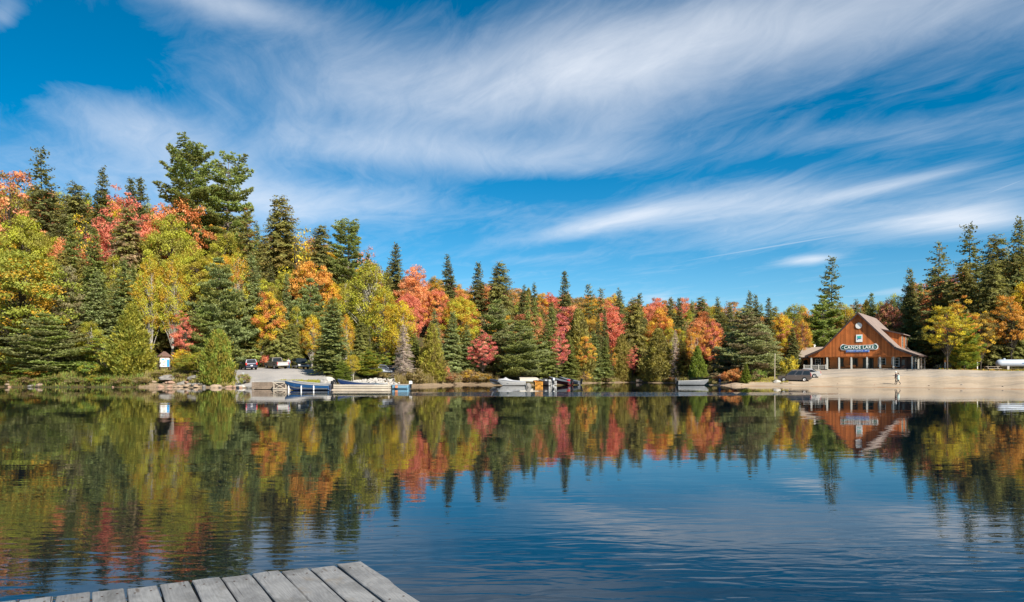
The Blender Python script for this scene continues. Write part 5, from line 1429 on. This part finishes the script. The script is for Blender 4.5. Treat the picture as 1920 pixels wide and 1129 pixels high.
# ------------------------------------------------------------------ signs, kiosk, posts, tables, tank
ko = gnd(308, 114.6); ki = empty('information_kiosk', ko, R(32), 'square notice kiosk with brown pyramid roof and blue and white posters', 'kiosk')
for x in (-.62, .62):
    for y in (-.62, .62): MB().box((x, y, 1.2), (.12, .12, 2.5)).build('post', M_DARKW, ki)
M_PBD = mat('notice_white', (0.70, 0.71, 0.70), .5, var=.05); M_NGREY = mat('notice_grey', (0.50, 0.50, 0.47), .6, var=.1)
for k, (mt, rot) in enumerate(((M_PBD, 0), (M_NGREY, -90), (M_NGREY, 90), (M_NGREY, 180))):
    pn_ = MB().box((0, -.70, 1.32), (1.24, .05, 1.36)).build('notice_board', mt, ki); pn_.rotation_euler = (0, 0, R(rot))
    if k == 0:
        MB().box((0, -.735, 2.12), (1.24, .04, .22)).build('header', mat('header_orange', (0.62, 0.24, 0.03), .5), pn_)
        MB().box((.44, -.735, 1.22), (.34, .02, 1.1)).build('poster', mat('poster_blue', (0.03, 0.25, 0.55), .45), pn_)
        MB().prism([(-.55, -.735, 1.75), (-.3, -.735, 1.92), (-.05, -.735, 1.78), (.0, -.735, 1.62), (-.3, -.735, 1.66)], (0, .012, 0)).build('poster', mat('poster_sky', (0.06, 0.36, 0.60), .45), pn_)
        MB().box((.12, -.735, 1.86), (.16, .02, .16)).build('poster', M_NAVY, pn_)
        MB().box((-.22, -.735, 1.12), (.6, .02, .7)).build('poster', mat('poster_pink', (0.66, 0.60, 0.58), .5), pn_)
MB().poly([(-1.0, -1.0, 2.2), (1.0, -1.0, 2.2), (1.0, 1.0, 2.2), (-1.0, 1.0, 2.2)]).poly([(-1.0, -1.0, 2.2), (1.0, -1.0, 2.2), (.16, -.16, 3.0), (-.16, -.16, 3.0)]).poly([(1.0, -1.0, 2.2), (1.0, 1.0, 2.2), (.16, .16, 3.0), (.16, -.16, 3.0)]).poly([(1.0, 1.0, 2.2), (-1.0, 1.0, 2.2), (-.16, .16, 3.0), (.16, .16, 3.0)]).poly([(-1.0, 1.0, 2.2), (-1.0, -1.0, 2.2), (-.16, -.16, 3.0), (-.16, .16, 3.0)]).poly([(-.16, -.16, 3.0), (.16, -.16, 3.0), (.16, .16, 3.0), (-.16, .16, 3.0)]).build('roof', mat('kiosk_shingle', (0.13, 0.075, 0.055), .85, var=.2, vscale=6), ki)


def post_sign(name, label, u, Y, hgt, bw, bh, post_m, board_m, rz=0.0, pr=.05, back=0.0):
    e = empty(name, gnd(u, Y), rz, label, 'sign')
    MB().box((0, 0, hgt / 2 - .2), (pr * 2, pr * 2, hgt + .4)).build('post', post_m, e)
    MB().box((0, -pr - .02, hgt - bh / 2), (bw, .035, bh)).build('board', board_m, e, bevel=.008)
    return e


post_sign('small_sign', 'small grey sign on a thin post beside the boat ramp', 456, 106.5, 1.25, .38, .42, M_POST, mat('sign_back_grey', (0.38, 0.40, 0.41), .5), pr=.03)
M_TAN = mat('sign_tan', (0.50, 0.31, 0.13), .6, var=.1)
ts_ = post_sign('notice_sign', 'tan notice board on a white post left of the gas tank', 1832.5, 121.5, 2.0, .86, .58, M_WHITE, M_TAN, R(-12), .06)
post_sign('small_sign', 'small orange brown sign on a white post under the yellow maple', 1772, 122.5, 1.5, .36, .38, M_WHITE, mat('sign_orange_brown', (0.50, 0.20, 0.06), .6), R(-10), .045)
po = empty('pole', gnd(1452.5, 118), 0, 'bare slender grey pole left of the grey brown minivan', 'pole')
MB().tube([(0, 0, -.4), (0.02, 0, 2), (.05, 0, 4.4)], [.075, .065, .05], 8).build('shaft', M_GREYW, po); MB().lathe([(.05, 0), (.09, .02), (.09, .08), (.02, .1)], (.05, 0, 4.36), 8).build('cap', M_POST, po)


def picnic(label, u, Y, rz, L=2.4):
    e = empty('picnic_table', gnd(u, Y), rz, label, 'table')
    for k in range(4): MB().box((0, -.30 + k * .2, .76), (L, .18, .045)).build('tabletop_plank', M_GREYW, e)
    for y in (-.72, .72): MB().box((0, y, .45), (L, .26, .045)).build('bench_plank', M_GREYW, e)
    for x in (-L * .36, L * .36):
        for sg in (-1, 1): MB().prism([(x, sg * .22, .735), (x, sg * .34, .735), (x, sg * .78, 0), (x, sg * .66, 0)], (.06, 0, 0)).build('leg', M_GREYW, e)
        MB().box((x + .09, 0, .42), (.05, 1.5, .10)).build('cross_bar', M_GREYW, e)
    return e


picnic('grey wooden picnic table in front of the gas tank', 1858, 121.5, R(6))
picnic('grey wooden picnic table under the yellow maple', 1770, 124.5, R(-4))
tk = empty('gas_tank', gnd(1925, 126.5), R(-6), 'long pale blue grey horizontal gas tank on saddles at the right edge', 'tank')
tp = [(.02, -4.9), (.30, -4.86), (.50, -4.72), (.62, -4.45), (.655, -4.2), (.655, 4.2), (.62, 4.45), (.50, 4.72), (.02, 4.9)]
MB().lathe(tp, (0, 0, .98), 28, 'x').build('shell', mat('tank_paint', (0.38, 0.43, 0.50), .45, var=.08, vscale=1.0), tk, smooth=True)
MB().lathe([(.20, 0), (.20, .18), (.17, .22), (.02, .24)], (-3.6, 0, 1.60), 16).build('dome', mat('tank_paint', (0.5, 0.56, 0.64)), tk)
for x in (-3.2, 3.2): MB().box((x, 0, .20), (.35, 1.1, .62)).build('saddle', M_CONC, tk)
for x in (-.9,): MB().box((x, -.66, 1.0), (.26, .02, .16)).build('plate', M_NAVY, tk)
tn = empty('canopy_tent', gnd(1494, 150), R(20), 'white canopy tent peeping out left of the lodge wing', 'tent')
for x in (-1.4, 1.4):
    for y in (-1.4, 1.4): MB().box((x, y, 1.05), (.06, .06, 2.1)).build('leg', M_POST, tn)
MB().poly([(-1.5, -1.5, 2.1), (1.5, -1.5, 2.1), (0, 0, 3.0)]).poly([(1.5, -1.5, 2.1), (1.5, 1.5, 2.1), (0, 0, 3.0)]).poly([(1.5, 1.5, 2.1), (-1.5, 1.5, 2.1), (0, 0, 3.0)]).poly([(-1.5, 1.5, 2.1), (-1.5, -1.5, 2.1), (0, 0, 3.0)]).build('canopy', mat('tent_fabric', (0.62, 0.68, 0.76), .8), tn)

# ================================================================== people
M_SKIN = mat('skin', (0.50, 0.29, 0.20), .55)


def person(label, u, Y, heading, cols, stride=.0, armsL=((.02, .25, 1.16), (.10, .26, .94)), armsR=((.02, -.25, 1.16), (.10, -.26, .94)), hat=None, hair=(0.03, 0.02, 0.015), h=1.70, long_hair=False, coat=None):
    """one continuous skinned body facing +x; cols = (top, trousers, shoes)"""
    k = h / 1.72; s = stride
    J = {'pel': (0, 0, .94, .13, .165), 'wai': (0, 0, 1.08, .11, .145), 'che': (.01, 0, 1.28, .125, .175), 'nk0': (.01, 0, 1.44, .07, .085), 'nk1': (.025, 0, 1.50, .052, .052), 'hd0': (.04, 0, 1.58, .082, .072), 'hd1': (.03, 0, 1.66, .085, .075)}
    E = [('pel', 'wai'), ('wai', 'che'), ('che', 'nk0'), ('nk0', 'nk1'), ('nk1', 'hd0'), ('hd0', 'hd1')]
    for sd2, nm, ar, fw in ((1, 'L', armsL, s), (-1, 'R', armsR, -s)):
        J['sh' + nm] = (.0, sd2 * .195, 1.40, .062, .062); J['el' + nm] = (*ar[0], .044, .044); J['wr' + nm] = (*ar[1], .029, .029)
        d = (Vector(ar[1]) - Vector(ar[0])).normalized(); hp = Vector(ar[1]) + d * .09; J['ha' + nm] = (*hp, .02, .036)
        E += [('che', 'sh' + nm), ('sh' + nm, 'el' + nm), ('el' + nm, 'wr' + nm), ('wr' + nm, 'ha' + nm)]
        J['hi' + nm] = (.0, sd2 * .095, .88, .085, .085); J['kn' + nm] = (fw * .5 + .03, sd2 * .10, .50, .060, .060); J['an' + nm] = (fw * (1.0 if fw > 0 else 1.25), sd2 * .10, .09 + (.06 if fw < 0 else 0), .043, .043); J['to' + nm] = (J['an' + nm][0] + .17, sd2 * .12, .04, .034, .045)
        E += [('pel', 'hi' + nm), ('hi' + nm, 'kn' + nm), ('kn' + nm, 'an' + nm), ('an' + nm, 'to' + nm)]
    names = list(J); me = bpy.data.meshes.new('body')
    me.from_pydata([J[n_][:3] for n_ in names], [(names.index(a), names.index(b)) for a, b in E], [])
    ob = bpy.data.objects.new('body', me); COL.objects.link(ob)
    sk = ob.modifiers.new('skin', 'SKIN'); sk.use_smooth_shade = True
    if not me.skin_vertices: bpy.context.view_layer.update()
    if me.skin_vertices:
        for i, n_ in enumerate(names):
            me.skin_vertices[0].data[i].radius = (J[n_][3], J[n_][4]); me.skin_vertices[0].data[i].use_root = (i == 0)
    sb = ob.modifiers.new('sub', 'SUBSURF'); sb.levels = sb.render_levels = 1
    dg = bpy.context.evaluated_depsgraph_get(); bme = bpy.data.meshes.new_from_object(ob.evaluated_get(dg)); bpy.data.objects.remove(ob)
    bm = bmesh.new(); bm.from_mesh(bme)
    # fingers, nose and ears grow out of the same mesh
    extra = MB()
    for sd2, nm, ar in ((1, 'L', armsL), (-1, 'R', armsR)):
        d = (Vector(ar[1]) - Vector(ar[0])).normalized(); hp = Vector(J['ha' + nm][:3]); sdv = d.orthogonal().normalized()
        for q, (o_, l_) in enumerate(((-.028, .065), (-.010, .078), (.010, .074), (.028, .058))):
            a = hp + sdv * o_; extra.tube([a - d * .02, a + d * l_ * .55, a + d * l_ + d.cross(sdv) * .02], [.009, .0085, .006], 5)
        extra.tube([hp - d * .05 + sdv * .028, hp + sdv * .062, hp + sdv * .066 + d * .035], [.011, .010, .007], 5)
    extra.tube([(.105, 0, 1.62), (.135, 0, 1.595), (.105, 0, 1.585)], [.006, .014, .008], 5)
    for sd2 in (-1, 1): extra.tube([(.02, sd2 * .078, 1.60), (.02, sd2 * .092, 1.63)], [.012, .020], 6)
    em = extra.mesh('x', M_SKIN); bm.from_mesh(em); bm.to_mesh(bme); bm.free()
    bme.materials.clear()
    for c in (M_SKIN, cols[0], cols[1], cols[2]): bme.materials.append(c)
    for p in bme.polygons:
        c = p.center; hand = min((c - Vector(J['wrL'][:3])).dot((Vector(J['wrL'][:3]) - Vector(J['elL'][:3])).normalized()) if c.y > .12 and (c - Vector(J['wrL'][:3])).length < .25 else -1, 9)
        hand2 = (c - Vector(J['wrR'][:3])).dot((Vector(J['wrR'][:3]) - Vector(J['elR'][:3])).normalized()) if c.y < -.12 and (c - Vector(J['wrR'][:3])).length < .25 else -1
        p.material_index = 0 if (c.z > 1.47 or hand > -.01 or hand2 > -.01) else 3 if c.z < .10 else 2 if c.z < .95 and abs(c.y) < .22 and not (abs(c.y) > .19 and c.z > .8) else 1
        p.use_smooth = True
    e = empty('person', gnd(u, Y), heading, label, 'person'); e.scale = (k, k, k)
    link(bpy.data.objects.new('body', bme), e)
    # hair cap, eyes, mouth
    hm = MB(); rows = []
    for a_, (rr2, zz_) in enumerate(((.098, 1.60), (.102, 1.65), (.094, 1.70), (.066, 1.74), (.02, 1.755))):
        rows.append([(.018 + (rr2 * math.cos(t) * (1.0 if math.cos(t) < .3 else .80)), rr2 * .92 * math.sin(t), zz_ + (.035 if a_ == 0 and math.cos(t) > .3 else 0)) for t in np.linspace(0, 2 * math.pi, 14, endpoint=False)])
    hm.grid(rows, closed=True)
    if long_hair: hm.tube([(-.06, 0, 1.62), (-.09, 0, 1.50), (-.07, 0, 1.36)], [.06, .065, .03], 8)
    hm.build('hair', mat('hair_%d' % int(hair[0] * 1000), hair, .6), e, smooth=True)
    for sd2 in (-1, 1): MB().lathe([(.004, -.004), (.011, 0), (.004, .004)], (.118, sd2 * .032, 1.625), 6, 'x').build('eye', M_BLACK, e)
    MB().box((.112, 0, 1.555), (.012, .045, .008)).build('mouth', mat('lips', (0.35, 0.12, 0.10), .5), e)
    if hat:
        hb = MB(); hb.lathe([(.108, 1.66), (.110, 1.70), (.098, 1.75), (.06, 1.785), (.01, 1.79)], (.018, 0, 0), 14)
        hb.prism([(.09, -.08, 1.672), (.20, -.06, 1.66), (.215, 0, 1.66), (.20, .06, 1.66), (.09, .08, 1.672)], (0, 0, .012)); hb.build('cap', hat, e, smooth=False)
    if coat:
        rows = [[(.0 + rx * math.cos(t), ry * math.sin(t), z) for t in np.linspace(0, 2 * math.pi, 16, endpoint=False)] for z, rx, ry in ((.76, .175, .215), (.95, .155, .200), (1.12, .135, .182), (1.30, .150, .205), (1.42, .105, .175), (1.475, .07, .085))]
        MB().grid(rows, closed=True).build('jacket', coat, e, smooth=True)
    return e


C_ = lambda n_, c: mat('cloth_' + n_, c, .85, var=.1, vscale=8)
person('walker in pale teal jacket and dark trousers on the beach', 1684.2, 106.9, R(176), (C_('teal', (0.45, 0.58, 0.56)), C_('charcoal', (0.03, 0.035, 0.042)), C_('shoe', (0.03, 0.028, 0.026))), .30, ((.10, .24, 1.20), (.28, .20, 1.06)), ((-.12, -.24, 1.16), (-.05, -.26, .92)), long_hair=True, h=1.70, coat=C_('teal', (0.45, 0.58, 0.56)))
person('walker in dark clothes and white cap, half hidden by the one in teal', 1680.0, 107.6, R(178), (C_('darkplum', (0.05, 0.03, 0.035)), C_('black', (0.02, 0.02, 0.022)), C_('shoe', (0.03, 0.028, 0.026))), .16, ((.16, .22, 1.22), (.36, .16, 1.22)), ((-.04, -.24, 1.15), (.06, -.26, .93)), hat=M_WHITE, h=1.76)
person('angler in black top and blue jeans at the edge of the sand', 1349.5, float(shore(1349)) + 0.9, R(-80), (C_('black', (0.02, 0.02, 0.022)), C_('jeans', (0.035, 0.085, 0.24)), M_WHITE), .03, ((.06, .27, 1.18), (.24, .10, 1.22)), ((.06, -.27, 1.18), (.24, -.10, 1.22)), hair=(0.45, 0.36, 0.26), h=1.66)
person('person in white top and jeans by the open door of the dark minivan', 583.5, 120.6, R(200), (C_('white', (0.62, 0.63, 0.65)), C_('jeans', (0.035, 0.085, 0.24)), C_('shoe', (0.03, 0.028, 0.026))), .06, ((.16, .24, 1.22), (.34, .20, 1.30)), ((.02, -.25, 1.16), (.12, -.26, .95)), hair=(0.05, 0.03, 0.02), h=1.76)
person('person in pale blue between the pickup and the dark minivan', 541.0, 120.2, R(-60), (C_('paleblue', (0.45, 0.50, 0.58)), C_('jeans', (0.035, 0.085, 0.24)), C_('shoe', (0.03, 0.028, 0.026))), .05, hair=(0.16, 0.08, 0.05), h=1.68)

# ================================================================== the dock at the camera's feet
def dock_wood():
    m = bpy.data.materials.new('weathered_planks'); m.use_nodes = True
    n = NT(m.node_tree); p = m.node_tree.nodes['Principled BSDF']
    co = n.n('ShaderNodeTexCoord').outputs['Object']; oi = n.n('ShaderNodeObjectInfo')
    off = n.comb(n.m('MULTIPLY', oi.outputs['Random'], 37.0), n.m('MULTIPLY', oi.outputs['Random'], 91.0), n.m('MULTIPLY', oi.outputs['Random'], 13.0))
    va = n.n('ShaderNodeVectorMath', operation='ADD'); n.put(va.inputs[0], co); n.put(va.inputs[1], off); v = va.outputs[0]
    warp_ = n.noise(n.mapping(v, sc=(3.0, 1.1, 1)), 1.0, 2, 0.5)
    x, y, z = n.sep(v)
    ring = n.m('SINE', n.m('ADD', n.m('MULTIPLY', x, 230.0), n.m('MULTIPLY', warp_, 70.0)))            # cathedral grain
    fib = n.noise(n.mapping(v, sc=(110, 3.5, 60)), 1.0, 4, 0.65, 0.2)
    blot = n.noise(n.mapping(v, sc=(5.5, 3.2, 4)), 1.0, 5, 0.62, 0.4)
    dirt = n.noise(n.mapping(v, loc=(7, 3, 0), sc=(4, 2.2, 3)), 1.0, 6, 0.68, 0.6)
    crack = n.noise(n.mapping(v, sc=(60, 0.9, 20)), 1.0, 3, 0.6, 0.3)
    c = n.mix(n.rng(blot, 0.36, 0.64), (0.165, 0.165, 0.165), (0.265, 0.263, 0.256))
    c = n.mix(n.rng(ring, -0.2, 1.0, 0, 0.20), c, (0.13, 0.127, 0.122))
    c = n.mix(n.rng(fib, 0.45, 0.75, 0, 0.45), c, (0.35, 0.35, 0.34))
    c = n.mix(n.rng(dirt, 0.50, 0.72, 0, 0.8), c, (0.085, 0.082, 0.075))
    c = n.mix(n.rng(n.noise(n.mapping(v, loc=(2, 9, 0), sc=(6, 4, 3)), 1.0, 4, 0.6), 0.60, 0.72, 0, 0.35), c, (0.23, 0.18, 0.12))
    vor = n.n('ShaderNodeTexVoronoi', feature='F1'); n.put(vor.inputs['Vector'], n.mapping(v, sc=(7.0, 1.35, 1))); vor.inputs['Scale'].default_value = 1.0
    c = n.mix(n.rng(vor.outputs['Distance'], 0.05, 0.13, 0.8, 0.0), c, (0.10, 0.075, 0.055))
    c = n.mix(n.rng(crack, 0.66, 0.70, 0, 0.9), c, (0.05, 0.045, 0.04))
    c = n.hsv(c, 0.5, 1.0, n.rng(oi.outputs['Random'], 0, 1, 0.86, 1.08))
    n.put(p.inputs['Base Color'], c); p.inputs['Roughness'].default_value = 0.82; p.inputs['Specular IOR Level'].default_value = 0.2
    hgt = n.m('SUBTRACT', n.m('ADD', n.m('MULTIPLY', ring, 0.25), fib), n.m('MULTIPLY', n.rng(crack, 0.68, 0.75), 2.5))
    b = n.n('ShaderNodeBump'); b.inputs['Strength'].default_value = 0.55; b.inputs['Distance'].default_value = 0.004
    n.put(b.inputs['Height'], hgt); n.put(p.inputs['Normal'], b.outputs[0])
    return m


M_DOCK = dock_wood()
DZ = 0.70
corner = Vector((-1.18, 5.90, DZ)); e1 = Vector((-0.904, -0.428, 0)); ang = math.atan2(0.493, 0.87)   # the planks lie a little askew to the line of their ends
dk = empty('wooden_dock', (corner.x, corner.y, 0), ang, 'weathered grey plank dock in the near foreground', 'dock')
rd_ = np.random.default_rng(12)
PIT = 0.2085; NP = 30
for k in range(NP):
    # local x runs back along the end of the planks (to the right in the picture), local -y towards the camera
    xc = -(k + .5) * PIT; w = PIT - rd_.uniform(.011, .019) ; Lp = 3.9
    end = rd_.uniform(-.012, .012); th = .042
    ys = np.linspace(0, -Lp, 27) + end; ys[0] = end
    rows = []
    lw = 0.0; rw_ = 0.0
    ph = rd_.uniform(0, 6.28); cup = rd_.uniform(-.002, .003)
    for i, y in enumerate(ys):
        wl = -w / 2 + .0025 * math.sin(y * 5 + ph) + rd_.normal(0, .0007); wr = w / 2 + .0025 * math.sin(y * 4.1 + ph * 2) + rd_.normal(0, .0007)
        if k == 0: wr += .010 * math.exp(-((y + .62) / .10) ** 2) - .006 * math.exp(-((y + .80) / .07) ** 2) + .004 * math.sin(y * 9)
        zt = .0; bv_ = .006
        dl = .004 if i == 0 else 0
        rows.append([(wl, y, -th), (wl, y, zt - bv_ - dl), (wl + bv_, y, zt - dl), (0, y, zt + cup - dl), (wr - bv_, y, zt - dl), (wr, y, zt - bv_ - dl), (wr, y, -th)])
    if True:
        pre = [(x_ * .985, y_ + .005, z_ - (.005 if z_ > -.02 else 0)) for x_, y_, z_ in rows[0]]
        rows = [pre] + rows
    mb = MB(); mb.grid(rows); mb.grid([[r[0] for r in rows], [r[-1] for r in rows]]); mb.poly(rows[0]); mb.poly(rows[-1])
    o = mb.build('plank', M_DOCK, dk); o.location = (xc * .9975, -.0733 * xc, DZ + rd_.uniform(-.004, .004)); o.rotation_euler = (0, rd_.normal(0, .006), 0)
    if k < 14:
        for j, (nx_, ny_) in enumerate(((-.045, -.16), (.05, -.15), (-.05, -1.05), (.045, -1.04))):
            MB().lathe([(.0075, 0), (.0075, .0012)], (nx_ + rd_.normal(0, .006), ny_ + rd_.normal(0, .01), 0.0015), 8).build('nail_head', mat('rusty_nail', (0.05, 0.025, 0.015), 0.8), o)
M_BEAM = wood_mat('dock_beam', (0.16, 0.14, 0.12), (0.22, 0.20, 0.17), (6, .6, 6), .85)
for y in (-.14, -1.05, -1.95, -2.85, -3.75):
    MB().box((-NP * PIT / 2 - .03, y + .18, DZ - .142), (NP * PIT - .16, .05, .19), R(-4.2)).build('joist', M_BEAM, dk)
for x in (-.35, -3.0, -5.8):
    for y in (-.30, -3.5): MB().tube([(x, y, -2.8), (x, y, DZ - .06)], .085, 12).build('pile', M_BEAM, dk)
